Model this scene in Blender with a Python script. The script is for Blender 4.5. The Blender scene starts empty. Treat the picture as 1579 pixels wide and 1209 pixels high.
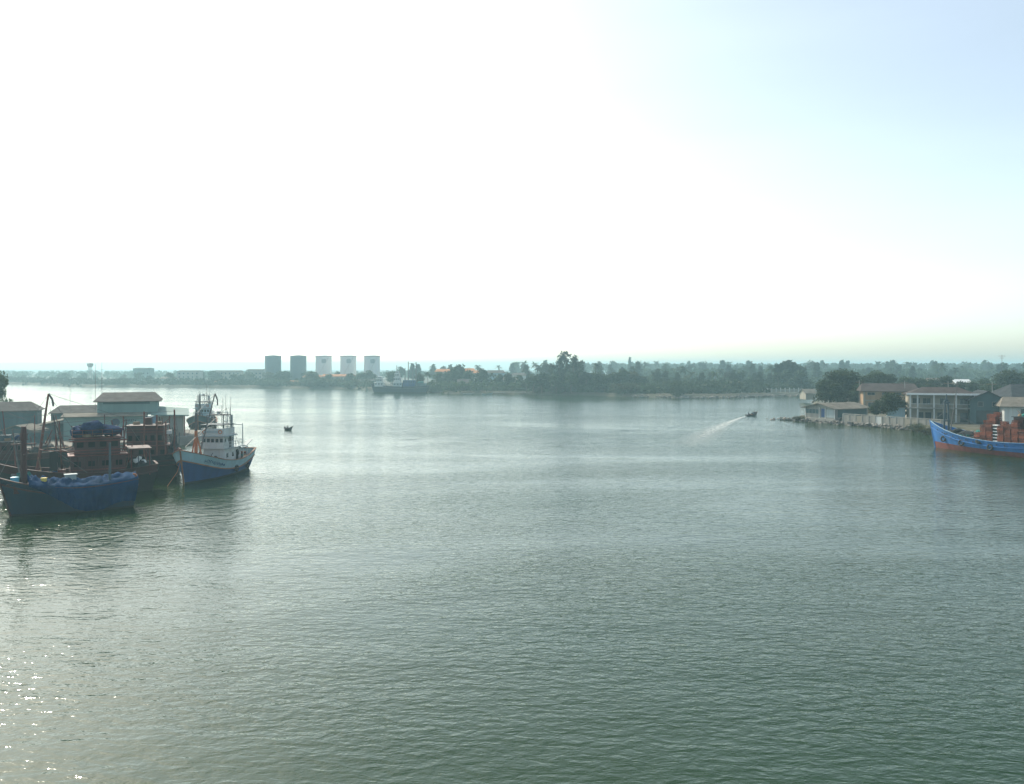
import bpy, bmesh, math, random
from mathutils import Vector, Matrix, noise

# ------------------------------------------------------------------ camera, sky, sun, exposure
scene = bpy.context.scene
COL = scene.collection
FPX, CX, HY, CAMZ = 1240.0, 789.5, 566.0, 15.0        # focal length in photo pixels, centre column, horizon row, bridge height
cam = bpy.data.objects.new('camera', bpy.data.cameras.new('camera')); COL.objects.link(cam)
cam.location = (0, 0, CAMZ); cam.rotation_euler = (math.pi / 2, 0, 0)
cam.data.sensor_width = 36; cam.data.lens = 36 * FPX / 1579; cam.data.shift_y = -38.5 / 1579
cam.data.clip_start = 0.5; cam.data.clip_end = 20000
scene.camera = cam

SUN_AZ, SUN_EL = math.radians(-40), math.radians(39)
world = bpy.data.worlds.new('World'); scene.world = world; world.use_nodes = True
wn = world.node_tree; bgn = wn.nodes['Background']
sky = wn.nodes.new('ShaderNodeTexSky'); sky.sky_type = 'NISHITA'; sky.sun_disc = False
sky.sun_elevation = SUN_EL; sky.sun_rotation = SUN_AZ
sky.dust_density = 1.6; sky.air_density = 0.75; sky.ozone_density = 1.0
tint = wn.nodes.new('ShaderNodeHueSaturation'); tint.inputs['Saturation'].default_value = .72      # thick white humid air over the estuary
wn.links.new(sky.outputs[0], tint.inputs['Color']); 
veil = wn.nodes.new('ShaderNodeMix'); veil.data_type = 'RGBA'; veil.blend_type = 'MULTIPLY'; veil.inputs[0].default_value = 1
wtc = wn.nodes.new('ShaderNodeTexCoord'); wmp = wn.nodes.new('ShaderNodeMapping'); wmp.inputs['Scale'].default_value = (1.2, 1.2, 6.5)
wnz = wn.nodes.new('ShaderNodeTexNoise'); wnz.inputs['Scale'].default_value = 1.6; wnz.inputs['Detail'].default_value = 4
wn.links.new(wtc.outputs['Generated'], wmp.inputs[0]); wn.links.new(wmp.outputs[0], wnz.inputs['Vector'])
wmr = wn.nodes.new('ShaderNodeMix'); wmr.data_type = 'RGBA'; wn.links.new(wnz.outputs[0], wmr.inputs[0])         # uneven veil of thin cloud, all round the sky
wmr.inputs[6].default_value = (.885, .915, .82, 1); wmr.inputs[7].default_value = (1.055, 1.065, .95, 1)
wn.links.new(tint.outputs[0], veil.inputs[6]); wn.links.new(wmr.outputs[2], veil.inputs[7]); wn.links.new(veil.outputs[2], bgn.inputs[0])
bgn.inputs[1].default_value = 0.14
sdir = Vector((math.sin(SUN_AZ) * math.cos(SUN_EL), math.cos(SUN_AZ) * math.cos(SUN_EL), math.sin(SUN_EL)))
lamp = bpy.data.lights.new('sun', 'SUN'); lamp.energy = 2.3; lamp.angle = math.radians(0.5); lamp.color = (1, .92, .78)
lo = bpy.data.objects.new('sun', lamp); COL.objects.link(lo); lo.rotation_euler = sdir.to_track_quat('Z', 'Y').to_euler()
vs = scene.view_settings
vs.view_transform = 'Standard'; vs.look = 'None'; vs.gamma = 1; vs.exposure = 1.0
scene.cycles.use_denoising = True
scene.cycles.volume_bounces = 0
scene.cycles.max_bounces = 6
HAZE_DENSITY = 0.00052

# ------------------------------------------------------------------ helpers
def gx(px, Y): return (px - CX) / FPX * Y
def gz(py, Y): return CAMZ - (py - HY) * Y / FPX
def gy(py, z=0.0): return (CAMZ - z) * FPX / (py - HY)
R = random.Random(7)

class MB:
    def __init__(s): s.v = []; s.f = []
    def add(s, vs_, fs_):
        n = len(s.v); s.v += [tuple(p) for p in vs_]; s.f += [tuple(i + n for i in f) for f in fs_]; return s
    def box(s, x0, x1, y0, y1, z0, z1):
        return s.add([(x0,y0,z0),(x1,y0,z0),(x1,y1,z0),(x0,y1,z0),(x0,y0,z1),(x1,y0,z1),(x1,y1,z1),(x0,y1,z1)],
                     [(3,2,1,0),(0,1,5,4),(1,2,6,5),(2,3,7,6),(3,0,4,7),(4,5,6,7)])
    def tube(s, p0, p1, r0, r1=None, n=6):
        r1 = r0 if r1 is None else r1
        p0, p1 = Vector(p0), Vector(p1); d = (p1 - p0).normalized()
        a = d.orthogonal().normalized(); b = d.cross(a); vv = []
        for p, r in ((p0, r0), (p1, r1)):
            for i in range(n):
                t = 2 * math.pi * i / n; vv.append(p + (a * math.cos(t) + b * math.sin(t)) * r)
        ff = [(i, (i + 1) % n, n + (i + 1) % n, n + i) for i in range(n)] + [tuple(range(n - 1, -1, -1)), tuple(range(n, 2 * n))]
        return s.add(vv, ff)
    def path(s, pts, r, n=6):
        for a, b in zip(pts[:-1], pts[1:]): s.tube(a, b, r, r, n)
        return s
    def sweep(s, pts, w, h, close=False):
        """rectangular bar along a mostly horizontal path"""
        pts = [Vector(p) for p in pts]; vv = []
        for i, p in enumerate(pts):
            d = (pts[min(i + 1, len(pts) - 1)] - pts[max(i - 1, 0)]); d.z = 0
            d = d.normalized() if d.length > 1e-6 else Vector((1, 0, 0)); q = Vector((-d.y, d.x, 0)) * w / 2
            u = Vector((0, 0, h / 2)); vv += [p - q - u, p + q - u, p + q + u, p - q + u]
        ff = []
        for i in range(len(pts) - 1):
            for k in range(4): ff.append((4*i+k, 4*i+(k+1)%4, 4*i+4+(k+1)%4, 4*i+4+k))
        ff += [(3,2,1,0), tuple(4*(len(pts)-1)+k for k in range(4))]
        return s.add(vv, ff)
    def ring(s, c, ax, Rr, r, n=14, m=6):
        c, ax = Vector(c), Vector(ax).normalized(); a = ax.orthogonal().normalized(); b = ax.cross(a); vv = []; ff = []
        for i in range(n):
            t = 2*math.pi*i/n; e = a*math.cos(t)+b*math.sin(t)
            for j in range(m):
                q = 2*math.pi*j/m; vv.append(c + e*(Rr+r*math.cos(q)) + ax*r*math.sin(q))
        for i in range(n):
            for j in range(m): ff.append((i*m+j, ((i+1)%n)*m+j, ((i+1)%n)*m+(j+1)%m, i*m+(j+1)%m))
        return s.add(vv, ff)
    def blob(s, c, rx, ry, rz, amp=.2, seed=0, n=10, m=7):
        vv = []; ff = []; c = Vector(c)
        for j in range(m + 1):
            th = math.pi * j / m
            for i in range(n):
                ph = 2*math.pi*i/n
                d = Vector((math.sin(th)*math.cos(ph), math.sin(th)*math.sin(ph), math.cos(th)))
                k = 1 + amp * noise.noise(d * 1.7 + Vector((seed*3.1, seed*1.7, seed)))*1.6
                vv.append(c + Vector((d.x*rx*k, d.y*ry*k, d.z*rz*k)))
        for j in range(m):
            for i in range(n): ff.append((j*n+i, (j+1)*n+i, (j+1)*n+(i+1)%n, j*n+(i+1)%n))
        return s.add(vv, ff)
    def build(s, name, m, parent=None, smooth=False, clean=False):
        me = bpy.data.meshes.new(name); me.from_pydata(s.v, [], s.f)
        if clean:
            b = bmesh.new(); b.from_mesh(me); bmesh.ops.remove_doubles(b, verts=b.verts, dist=.0005)
            bmesh.ops.recalc_face_normals(b, faces=b.faces); b.to_mesh(me); b.free()
        if m: me.materials.append(m)
        if smooth: me.polygons.foreach_set('use_smooth', [True] * len(me.polygons))
        o = bpy.data.objects.new(name, me); COL.objects.link(o)
        if parent: o.parent = parent
        return o
def thing(name, label, cat, loc=(0, 0, 0), rz=0.0, group=None):
    o = bpy.data.objects.new(name, None); COL.objects.link(o); o.empty_display_size = .3
    o.location = loc; o.rotation_euler = (0, 0, rz)
    return tag(o, label, cat, group)
def tag(o, label, cat, group=None):
    o['label'] = label; o['category'] = cat
    if group: o['group'] = group
    return o
def struct(o): o['kind'] = 'structure'; return o
def stuff(o, label=None, cat=None):
    o['kind'] = 'stuff'
    if label: o['label'] = label
    if cat: o['category'] = cat
    return o
def dup(root, loc, rz=0.0, scale=None, label=None, group=None, name=None):
    r = root.copy(); COL.objects.link(r); r.location = loc; r.rotation_euler = (0, 0, rz)
    if name: r.name = name
    if scale: r.scale = scale
    if label: r['label'] = label
    if group: r['group'] = group
    for ch in list(root.children):
        c = ch.copy(); COL.objects.link(c); c.parent = r
        for g in list(ch.children):
            d = g.copy(); COL.objects.link(d); d.parent = c
    return r

def mat(name, c, rough=.7, var=.25, scale=1.2, dirt=None, dirt_amt=.35, bump=0, metallic=0, streak=False, spec=None, translucent=0, objrand=0):
    m = bpy.data.materials.new(name); m.use_nodes = True; t = m.node_tree; N = t.nodes; b = N['Principled BSDF']
    b.inputs['Roughness'].default_value = rough; b.inputs['Metallic'].default_value = metallic
    if spec is not None: b.inputs['Specular IOR Level'].default_value = spec
    tc = N.new('ShaderNodeTexCoord'); mp = N.new('ShaderNodeMapping'); t.links.new(tc.outputs['Object'], mp.inputs[0])
    if streak: mp.inputs['Scale'].default_value = (1, 1, .15)
    nz = N.new('ShaderNodeTexNoise'); nz.inputs['Scale'].default_value = scale; nz.inputs['Detail'].default_value = 5
    t.links.new(mp.outputs[0], nz.inputs['Vector'])
    ramp = N.new('ShaderNodeMapRange'); ramp.inputs[1].default_value = .3; ramp.inputs[2].default_value = .7
    ramp.inputs[3].default_value = 1 - var; ramp.inputs[4].default_value = 1 + var
    t.links.new(nz.outputs[0], ramp.inputs[0])
    mul = N.new('ShaderNodeMix'); mul.data_type = 'RGBA'; mul.blend_type = 'MULTIPLY'; mul.inputs[0].default_value = 1
    mul.inputs[6].default_value = (*c, 1); t.links.new(ramp.outputs[0], mul.inputs[7]); out = mul.outputs[2]
    if objrand:
        oi = N.new('ShaderNodeObjectInfo'); r2 = N.new('ShaderNodeMapRange'); r2.inputs[3].default_value = 1 - objrand; r2.inputs[4].default_value = 1 + objrand
        t.links.new(oi.outputs['Random'], r2.inputs[0])
        hs = N.new('ShaderNodeHueSaturation'); t.links.new(r2.outputs[0], hs.inputs['Value']); t.links.new(out, hs.inputs['Color']); out = hs.outputs[0]
    if dirt:
        n2 = N.new('ShaderNodeTexNoise'); n2.inputs['Scale'].default_value = scale * 2.3; n2.inputs['Detail'].default_value = 6; n2.inputs['Roughness'].default_value = .65
        t.links.new(mp.outputs[0], n2.inputs['Vector'])
        r3 = N.new('ShaderNodeMapRange'); r3.inputs[1].default_value = .52; r3.inputs[2].default_value = .72; r3.inputs[4].default_value = dirt_amt
        t.links.new(n2.outputs[0], r3.inputs[0])
        mx = N.new('ShaderNodeMix'); mx.data_type = 'RGBA'; t.links.new(r3.outputs[0], mx.inputs[0]); t.links.new(out, mx.inputs[6]); mx.inputs[7].default_value = (*dirt, 1); out = mx.outputs[2]
    t.links.new(out, b.inputs['Base Color'])
    if bump:
        bp = N.new('ShaderNodeBump'); bp.inputs['Distance'].default_value = bump; n3 = N.new('ShaderNodeTexNoise'); n3.inputs['Scale'].default_value = scale * 5; n3.inputs['Detail'].default_value = 4
        t.links.new(tc.outputs['Object'], n3.inputs['Vector']); t.links.new(n3.outputs[0], bp.inputs['Height']); t.links.new(bp.outputs[0], b.inputs['Normal'])
    if translucent:
        tr = N.new('ShaderNodeBsdfTranslucent'); t.links.new(out, tr.inputs[0]); ms = N.new('ShaderNodeMixShader'); ms.inputs[0].default_value = translucent
        t.links.new(b.outputs[0], ms.inputs[1]); t.links.new(tr.outputs[0], ms.inputs[2]); t.links.new(ms.outputs[0], N['Material Output'].inputs['Surface'])
    return m
def corrugated(name, c, dirt, axis=0, pitch=6.0):
    m = mat(name, c, .9, .25, .5, dirt, .7, spec=.12, streak=False); t = m.node_tree; N = t.nodes
    tc = N.new('ShaderNodeTexCoord'); w = N.new('ShaderNodeTexWave'); w.bands_direction = 'XYZ'[axis]; w.inputs['Scale'].default_value = pitch / 3
    t.links.new(tc.outputs['Object'], w.inputs['Vector']); bp = N.new('ShaderNodeBump'); bp.inputs['Distance'].default_value = .05
    t.links.new(w.outputs[1], bp.inputs['Height']); t.links.new(bp.outputs[0], N['Principled BSDF'].inputs['Normal']); return m

M = {}
M['bark'] = mat('bark', (.10, .075, .05), .95, .3, 2)
M['leaf'] = mat('leaf', (.042, .064, .026), .75, .45, .5, objrand=.35, translucent=.3, spec=.2)
M['leaf_dry'] = mat('leaf_dry', (.068, .070, .032), .8, .4, .5, objrand=.3, translucent=.3, spec=.2)
M['needle'] = mat('needle', (.038, .054, .028), .8, .4, .5, objrand=.3, translucent=.25, spec=.2)
M['soil'] = mat('soil', (.085, .078, .05), .95, .3, .06, (.04, .055, .022), 1.0)
M['quay'] = mat('quay', (.17, .155, .125), .9, .25, .3, (.12, .11, .09), .6)
M['rock'] = mat('rock', (.22, .20, .175), .95, .4, .8, (.07, .07, .05), .5)
M['concrete'] = mat('concrete', (.27, .26, .23), .85, .18, .7, (.16, .14, .11), .55, streak=True)
M['cream'] = mat('cream', (.28, .255, .20), .8, .15, .6, (.25, .2, .15), .4, streak=True)
M['ochre'] = mat('ochre', (.30, .20, .12), .8, .2, .6, (.2, .14, .09), .4, streak=True)
M['white'] = mat('white_paint', (.50, .52, .50), .5, .1, 1, (.35, .24, .15), .35, streak=True)
M['white_clean'] = mat('white_trim', (.78, .78, .75), .5, .06, 1)
M['grey_paint'] = mat('grey_paint', (.30, .36, .37), .55, .15, 1, (.2, .13, .08), .3, streak=True)
M['teal_wall'] = mat('teal_wall', (.17, .26, .24), .8, .15, .5, (.13, .17, .16), .5, streak=True)
M['teal_dark'] = mat('teal_dark_wall', (.07, .12, .125), .85, .2, .5, (.06, .09, .09), .5, streak=True)
M['brown_roof'] = corrugated('brown_roof', (.085, .07, .066), (.05, .04, .035))
M['grey_roof'] = corrugated('grey_roof', (.125, .115, .105), (.08, .06, .045))
M['pale_roof'] = corrugated('pale_roof', (.20, .182, .15), (.13, .10, .075))
M['dark_roof'] = corrugated('dark_roof', (.05, .055, .06), (.035, .03, .03))
M['orange_roof'] = corrugated('orange_roof', (.55, .26, .13), (.4, .2, .12))
M['glass'] = mat('window_glass', (.03, .045, .05), .12, .2, 1)
M['blue_hull'] = mat('blue_hull', (.012, .055, .17), .65, .2, .8, (.02, .05, .10), .6, streak=True)
M['navy_hull'] = mat('navy_hull', (.007, .026, .048), .7, .3, .7, (.03, .03, .03), .5, streak=True)
M['bright_blue'] = mat('bright_blue', (.02, .14, .40), .6, .15, .8, (.05, .08, .12), .7, streak=True)
M['pale_blue'] = mat('pale_blue', (.30, .44, .48), .5, .12, .8, (.28, .25, .22), .45, streak=True)
M['red_bottom'] = mat('red_bottom', (.17, .045, .035), .7, .25, .8, (.06, .04, .03), .6, streak=True)
M['black_hull'] = mat('black_hull', (.012, .013, .013), .75, .3, .7, (.03, .024, .018), .6, streak=True)
M['maroon'] = mat('maroon_paint', (.06, .014, .012), .65, .3, .9, (.05, .03, .025), .6, streak=True)
M['red_paint'] = mat('red_paint', (.14, .024, .016), .65, .3, .9, (.08, .04, .03), .5, streak=True)
M['orange_paint'] = mat('orange_paint', (.42, .12, .035), .65, .25, 1, (.15, .06, .03), .5, streak=True)
M['rail'] = mat('rub_rail_paint', (.24, .10, .05), .7, .25, 1, (.07, .05, .04), .5)
M['wood'] = mat('deck_wood', (.20, .13, .08), .85, .3, 1, (.08, .06, .04), .5)
M['tarp'] = mat('blue_tarp', (.004, .034, .095), .9, .3, .7, (.008, .04, .07), .6, bump=.05, spec=.08)
M['tarp_cyan'] = mat('cyan_tarp', (.06, .36, .50), .5, .2, 1)
M['net_blue'] = mat('blue_net', (.022, .04, .10), .95, .5, 3, (.09, .13, .2), .4, bump=.1, spec=.05)
M['net_dark'] = mat('dark_net', (.03, .035, .035), .95, .5, 3, (.09, .08, .05), .5, bump=.1)
M['net_green'] = mat('green_net', (.02, .16, .14), .95, .4, 3, bump=.1)
M['steel'] = mat('weathered_steel', (.10, .10, .10), .55, .3, 2, (.2, .08, .04), .6)
M['rust_steel'] = mat('rust_steel', (.16, .05, .035), .7, .3, 2, (.05, .035, .03), .6)
M['rubber'] = mat('rubber', (.018, .018, .018), .8, .2, 2)
M['rope'] = mat('rope', (.25, .17, .10), .9, .2, 4)
M['slate'] = mat('slate_paint', (.055, .085, .10), .7, .2, 1, (.1, .06, .04), .5, streak=True)
M['opening'] = mat('dark_opening', (.008, .008, .008), .95, .2, 1, spec=.05)
M['shutter_blue'] = mat('shutter_blue', (.07, .16, .25), .7, .2, 1)
M['crate'] = mat('crate_plastic', (.19, .045, .018), .75, .3, 1.5, (.09, .04, .02), .6, objrand=.45)
M['foam_box'] = mat('foam_box', (.8, .8, .78), .8, .05, 2)
M['tank_white'] = mat('tank_white', (.66, .68, .66), .5, .06, .2, (.4, .36, .3), .2, streak=True)
M['tank_grey'] = mat('tank_grey', (.11, .15, .17), .55, .1, .2, (.1, .1, .1), .3, streak=True)
M['ink'] = mat('ink', (.03, .05, .09), .7, .2, 1)
M['skin'] = mat('skin', (.30, .17, .11), .6, .1, 3)
M['cloth_dark'] = mat('cloth_dark', (.04, .05, .07), .9, .2, 3)
M['cloth_red'] = mat('cloth_pale', (.35, .33, .30), .9, .2, 3)
M['hair'] = mat('hair', (.015, .013, .012), .8, .2, 3)
M['lamp_yellow'] = mat('yellow_paint', (.6, .45, .08), .6, .1, 2)

# ------------------------------------------------------------------ water
def water_material():
    m = bpy.data.materials.new('water'); m.use_nodes = True; t = m.node_tree; N = t.nodes; b = N['Principled BSDF']
    b.inputs['Base Color'].default_value = (.030, .062, .042, 1); b.inputs['Roughness'].default_value = .085; b.inputs['IOR'].default_value = 1.333
    tc = N.new('ShaderNodeTexCoord')
    def nz(scale, sx, sy, rot, detail, dist=0.0):
        mp = N.new('ShaderNodeMapping'); mp.inputs['Scale'].default_value = (sx, sy, 1); mp.inputs['Rotation'].default_value = (0, 0, rot)
        n = N.new('ShaderNodeTexNoise'); n.inputs['Scale'].default_value = scale; n.inputs['Detail'].default_value = detail; n.inputs['Distortion'].default_value = dist
        n.inputs['Roughness'].default_value = .55
        t.links.new(tc.outputs['Object'], mp.inputs[0]); t.links.new(mp.outputs[0], n.inputs['Vector']); return n.outputs[0]
    def mth(op, a, bb, clamp=False):
        x = N.new('ShaderNodeMath'); x.operation = op; x.use_clamp = clamp
        for i, q in ((0, a), (1, bb)):
            if isinstance(q, (int, float)): x.inputs[i].default_value = q
            else: t.links.new(q, x.inputs[i])
        return x.outputs[0]
    def mr(a, lo_, hi_, o0, o1):
        x = N.new('ShaderNodeMapRange'); t.links.new(a, x.inputs[0])
        for i, q in enumerate((lo_, hi_, o0, o1)): x.inputs[i + 1].default_value = q
        return x.outputs[0]
    chop = nz(1.45, .60, 1.25, .22, 3, .3)          # wind ripples about a metre long
    chop2 = nz(2.6, .7, 1.1, -.35, 2)              # finer ripples
    swell = nz(.16, .5, 1.2, .35, 2)               # slow undulation
    patch = mr(nz(.022, .6, 1.6, .25, 3, .6), .36, .64, .45, 1.25)     # slicks and cat's paws
    h = mth('ADD', mth('MULTIPLY', chop, .108), mth('MULTIPLY', chop2, .038))
    h = mth('MULTIPLY', h, patch)
    mid = nz(.5, .55, 1.3, -.1, 2, .2)             # longer wavelets, stronger where the gusts are
    gust = mr(nz(.035, .5, 1.2, -.3, 2, .4), .42, .62, 0, 1)
    h = mth('ADD', h, mth('MULTIPLY', mth('MULTIPLY', mid, gust), .095))
    h = mth('ADD', h, mth('MULTIPLY', swell, .13))
    # spreading wave trains off the moored boats and off the two passing boats
    sep = N.new('ShaderNodeSeparateXYZ'); t.links.new(tc.outputs['Object'], sep.inputs[0])
    def train(cx, cy, wl, r0, r1, amp):
        dx = mth('SUBTRACT', sep.outputs[0], cx); dy = mth('SUBTRACT', sep.outputs[1], cy)
        r = mth('SQRT', mth('ADD', mth('MULTIPLY', dx, dx), mth('MULTIPLY', dy, dy)), 0)
        r = mth('ADD', r, mth('MULTIPLY', nz(.16, 1, 1, 0, 3), 9.0))
        s = mth('SINE', mth('MULTIPLY', r, 2 * math.pi / wl), 0)
        w = mth('MULTIPLY', mr(r, r0, r0 + 3, 0, 1), mr(r, r1 - 6, r1, 1, 0))
        return mth('MULTIPLY', mth('MULTIPLY', s, w), mth('MULTIPLY', mr(nz(.08, 1, 1, 1, 2), .4, .6, .2, 1), amp))
    h = mth('ADD', h, train(-52, 95, 2.3, 24, 38, .02))
    h = mth('ADD', h, train(20, 215, 3.2, 20, 75, .05))
    bp = N.new('ShaderNodeBump'); bp.inputs['Distance'].default_value = 1.0; bp.inputs['Strength'].default_value = 1.0
    t.links.new(h, bp.inputs['Height']); t.links.new(bp.outputs[0], b.inputs['Normal'])
    # silt clouds: the water itself is browner here and there
    mx = N.new('ShaderNodeMix'); mx.data_type = 'RGBA'; t.links.new(mr(nz(.012, 1, 1, 0, 3), .35, .65, 0, 1), mx.inputs[0])
    mx.inputs[6].default_value = (.009, .039, .015, 1); mx.inputs[7].default_value = (.024, .041, .010, 1); t.links.new(mx.outputs[2], b.inputs['Base Color'])
    return m
WM = water_material()
struct(MB().add([(-4200,-150,0),(4200,-150,0),(4200,4200,0),(-4200,4200,0)], [(0,1,2,3)]).build('water', WM))

# ------------------------------------------------------------------ land
def land(name, pts, z, m, slope=1.5, skirt=-1.0, jit=.35, sub=3.0):
    """closed outline (counter-clockwise), sloping bank down into the water"""
    out = []
    for (x0, y0), (x1, y1) in zip(pts, pts[1:] + pts[:1]):
        L = math.hypot(x1 - x0, y1 - y0); n = max(1, min(60, int(L / sub)))
        for i in range(n): out.append((x0 + (x1 - x0) * i / n, y0 + (y1 - y0) * i / n))
    n = len(out); v = []
    for i, (x, y) in enumerate(out):
        ax, ay = out[i - 1]; bx, by = out[(i + 1) % n]; d = Vector((bx - ax, by - ay)); d.normalize()
        nx, ny = d.y, -d.x; j = noise.noise(Vector((x * .13, y * .13, 3))) * jit * 3
        v.append((x - nx * slope + nx * j, y - ny * slope + ny * j, z))
    for i, (x, y) in enumerate(out):
        ax, ay = out[i - 1]; bx, by = out[(i + 1) % n]; d = Vector((bx - ax, by - ay)); d.normalize()
        nx, ny = d.y, -d.x; j = noise.noise(Vector((x * .13, y * .13, 9))) * jit * 3
        v.append((x + nx * (.8 + j), y + ny * (.8 + j), skirt))
    f = [(n + i, n + (i + 1) % n, (i + 1) % n, i) for i in range(n)] + [tuple(range(n))]
    return struct(MB().add(v, f).build(name, m))
# left quay, far shore, right point
land('quay_ground', [(-260,128),(-92,126),(-72,140),(-66,147),(-62.5,158),(-66,172),(-90,186),(-260,196)], 1.5, M['quay'], .3, jit=.05)
shore = [(-900,1080),(-560,800),(-455,715),(-388,664),(-310,600),(-183,581),(-110,548),(-75,500),(-34,448),(3,442),(40,420),(60,404),(82,386),(110,392),(126,405),(150,414),(172,420),(400,520),(4000,700)]
land('far_shore_ground', shore + [(4000,4000),(-4000,4000),(-4000,1400)], 1.6, M['soil'], 4, jit=.8, sub=8)
land('right_bank_ground', [(79,226),(83.5,216),(88,207.5),(94,196),(96,186),(102,176),(125,166),(190,158),(420,200),(420,500),(230,420),(150,392),(128,345),(104,275),(87,238)], 1.4, M['soil'], 2.2, jit=.4)

# ------------------------------------------------------------------ trees
def leafq(mb, c, s, rnd, droop=0, aspect=1.0):
    n = Vector((rnd.gauss(0,1), rnd.gauss(0,1), rnd.gauss(0,.8) + .5)).normalized(); a = n.orthogonal().normalized()
    a = Matrix.Rotation(rnd.uniform(0, 6.28), 3, n) @ a; b = n.cross(a)
    if droop: a = (a * (1 - droop) + Vector((0, 0, -droop))).normalized(); b = a.cross(n).normalized()
    a *= s * aspect; b *= s * .6
    mb.add([c - a, c + b * .9, c + a, c - b], [(0,1,2,3)])
def tree_proto(kind, seed, leaf=.55, count=900, mat_leaf='leaf'):
    """12 m tall prototype"""
    r = random.Random(seed); root = bpy.data.objects.new('tree', None); COL.objects.link(root)
    tk, cr = MB(), MB()
    if kind == 'broad':
        H = 12; sp = r.uniform(3.6, 5.0)
        tk.tube((0,0,-.5), (.2,.1,4), .38, .26, 7)
        lobes = []
        for i in range(r.randint(8, 15)):
            a = r.uniform(0, 6.28); rad = r.uniform(.1, 1) ** .6 * sp * .72; z = r.uniform(4.2, 10.2)
            rad *= 1 - max(0, (z - 6) / 9)
            lobes.append((Vector((math.cos(a)*rad, math.sin(a)*rad, z)), r.uniform(.8, 2.1)))
        lobes.append((Vector((r.uniform(-.6,.6), r.uniform(-.6,.6), 10.4)), 1.6))
        for c, q in lobes: tk.tube((.2,.1,r.uniform(3,4)), c, .16, .04, 5)
        for i in range(count):
            c, q = r.choice(lobes); d = Vector((r.gauss(0,1), r.gauss(0,1), r.gauss(0,1))).normalized()
            leafq(cr, c + Vector((d.x*q*1.15, d.y*q*1.15, d.z*q*.85)) * r.uniform(.55, 1.12) if False else c + Vector((d.x*1.15, d.y*1.15, d.z*.85)) * q * r.uniform(.4, 1.4), leaf * r.uniform(.6, 1.3), r)
    elif kind == 'bush':
        lobes = [(Vector((r.uniform(-4,4), r.uniform(-3,3), r.uniform(1.5,6.5))), r.uniform(1.8,3)) for i in range(12)]
        tk.tube((0,0,-.5), (0,0,5), .3, .1, 6)
        for c, q in lobes: tk.tube((0,0,.5), c, .12, .04, 5)
        for i in range(count):
            c, q = r.choice(lobes); d = Vector((r.gauss(0,1), r.gauss(0,1), r.gauss(0,1))).normalized()
            p = c + d * q * r.uniform(.5, 1.15); p.z = max(.1, p.z); leafq(cr, p, leaf * r.uniform(.6, 1.3), r)
    elif kind in ('pine', 'feather'):
        tk.tube((0,0,-.5), (.1,0,11.8), .26, .03, 6)
        nb = 46 if kind == 'pine' else 22
        for i in range(nb):
            z = 2.2 + 9.4 * (i / nb); a = r.uniform(0, 6.28); L = (1 - (z - 2) / 11.5) * r.uniform(1.6, 3.2) + .35
            e = Vector((math.cos(a) * L, math.sin(a) * L, z + L * (.45 if kind == 'pine' else .8))); tk.tube((0,0,z), e, .06, .015, 4)
            for k in range(int(count / nb)):
                u = r.uniform(.25, 1.08); p = Vector((0,0,z)).lerp(e, u) + Vector((r.gauss(0,.28), r.gauss(0,.28), r.gauss(0,.22)))
                leafq(cr, p, leaf * r.uniform(.6, 1.2), r, .35, 1.3)
    else:  # palm
        top = Vector((r.uniform(-1,1), r.uniform(-1,1), 10.2)); prev = Vector((0,0,-.5))
        for i in range(1, 8):
            q = i / 7; p = Vector((top.x*q*q, top.y*q*q, 10.2*q)); tk.tube(prev, p, .22 - .08*q, .22 - .08*(q+.1), 6); prev = p
        for i in range(22):
            a = r.uniform(0, 6.28); el = r.uniform(-.5, 1.2); L = r.uniform(3.0, 4.2); pts = []
            for k in range(7):
                q = k / 6; h = math.cos(el) * L * q; pts.append(top + Vector((math.cos(a)*h, math.sin(a)*h, math.sin(el)*L*q - 1.7*q*q)))
            side = Vector((-math.sin(a), math.cos(a), 0))
            for k in range(6):
                w0 = .55 * math.sin(math.pi * (.15 + .8 * k / 6)); w1 = .55 * math.sin(math.pi * (.15 + .8 * (k + 1) / 6))
                for sg in (-1, 1):
                    dz = Vector((0,0,-.35))
                    cr.add([pts[k], pts[k] + side*sg*w0 + dz*w0, pts[k+1] + side*sg*w1 + dz*w1 , pts[k+1]], [(0,1,2,3)])
    tk.build('trunk', M['bark'], root); cr.build('crown', M[mat_leaf], root)
    return root
PROTO = {
 'broad': [tree_proto('broad', 11+i, .62, 1100, 'leaf_dry' if i == 3 else 'leaf') for i in range(5)],
 'pine': [tree_proto('pine', 31+i, .42, 1250, 'needle') for i in range(3)],
 'palm': [tree_proto('palm', 51+i) for i in range(3)],
 'feather': [tree_proto('feather', 91+i, .34, 620, 'needle') for i in range(3)],
 'bush': [tree_proto('bush', 61+i, .6, 1000, 'leaf_dry' if i == 1 else 'leaf') for i in range(3)],
 'near': [tree_proto('broad', 71+i, .34, 4200) for i in range(4)],
 'near_bush': [tree_proto('bush', 81+i, .26, 2600, 'leaf_dry' if i else 'leaf') for i in range(2)],
}
TREES = []
def tree(kind, px, Y, top, label, group=None, wide=1.0, ground=1.5, name=None):
    """px = photo column of the trunk, top = height of the crown top above the water"""
    p = R.choice(PROTO[kind]); hgt = top - ground; s = hgt / (9.3 if 'bush' in kind else 12)
    o = dup(p, (gx(px, Y), Y, ground), R.uniform(0, 6.28), (s * wide, s * wide, s), label, group, name or {'broad':'broadleaf_tree','pine':'casuarina_tree','feather':'casuarina_tree','palm':'coconut_palm','bush':'shoreline_bush','near':'broadleaf_tree','near_bush':'waterside_bush'}[kind])
    o['category'] = 'bush' if 'bush' in kind else ('palm' if kind == 'palm' else 'tree')
    TREES.append((px, Y)); return o
def tp(kind, px, Y, py, label, group=None, wide=1.0, **k): return tree(kind, px, Y, gz(py, Y), label, group, wide, **k)

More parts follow.
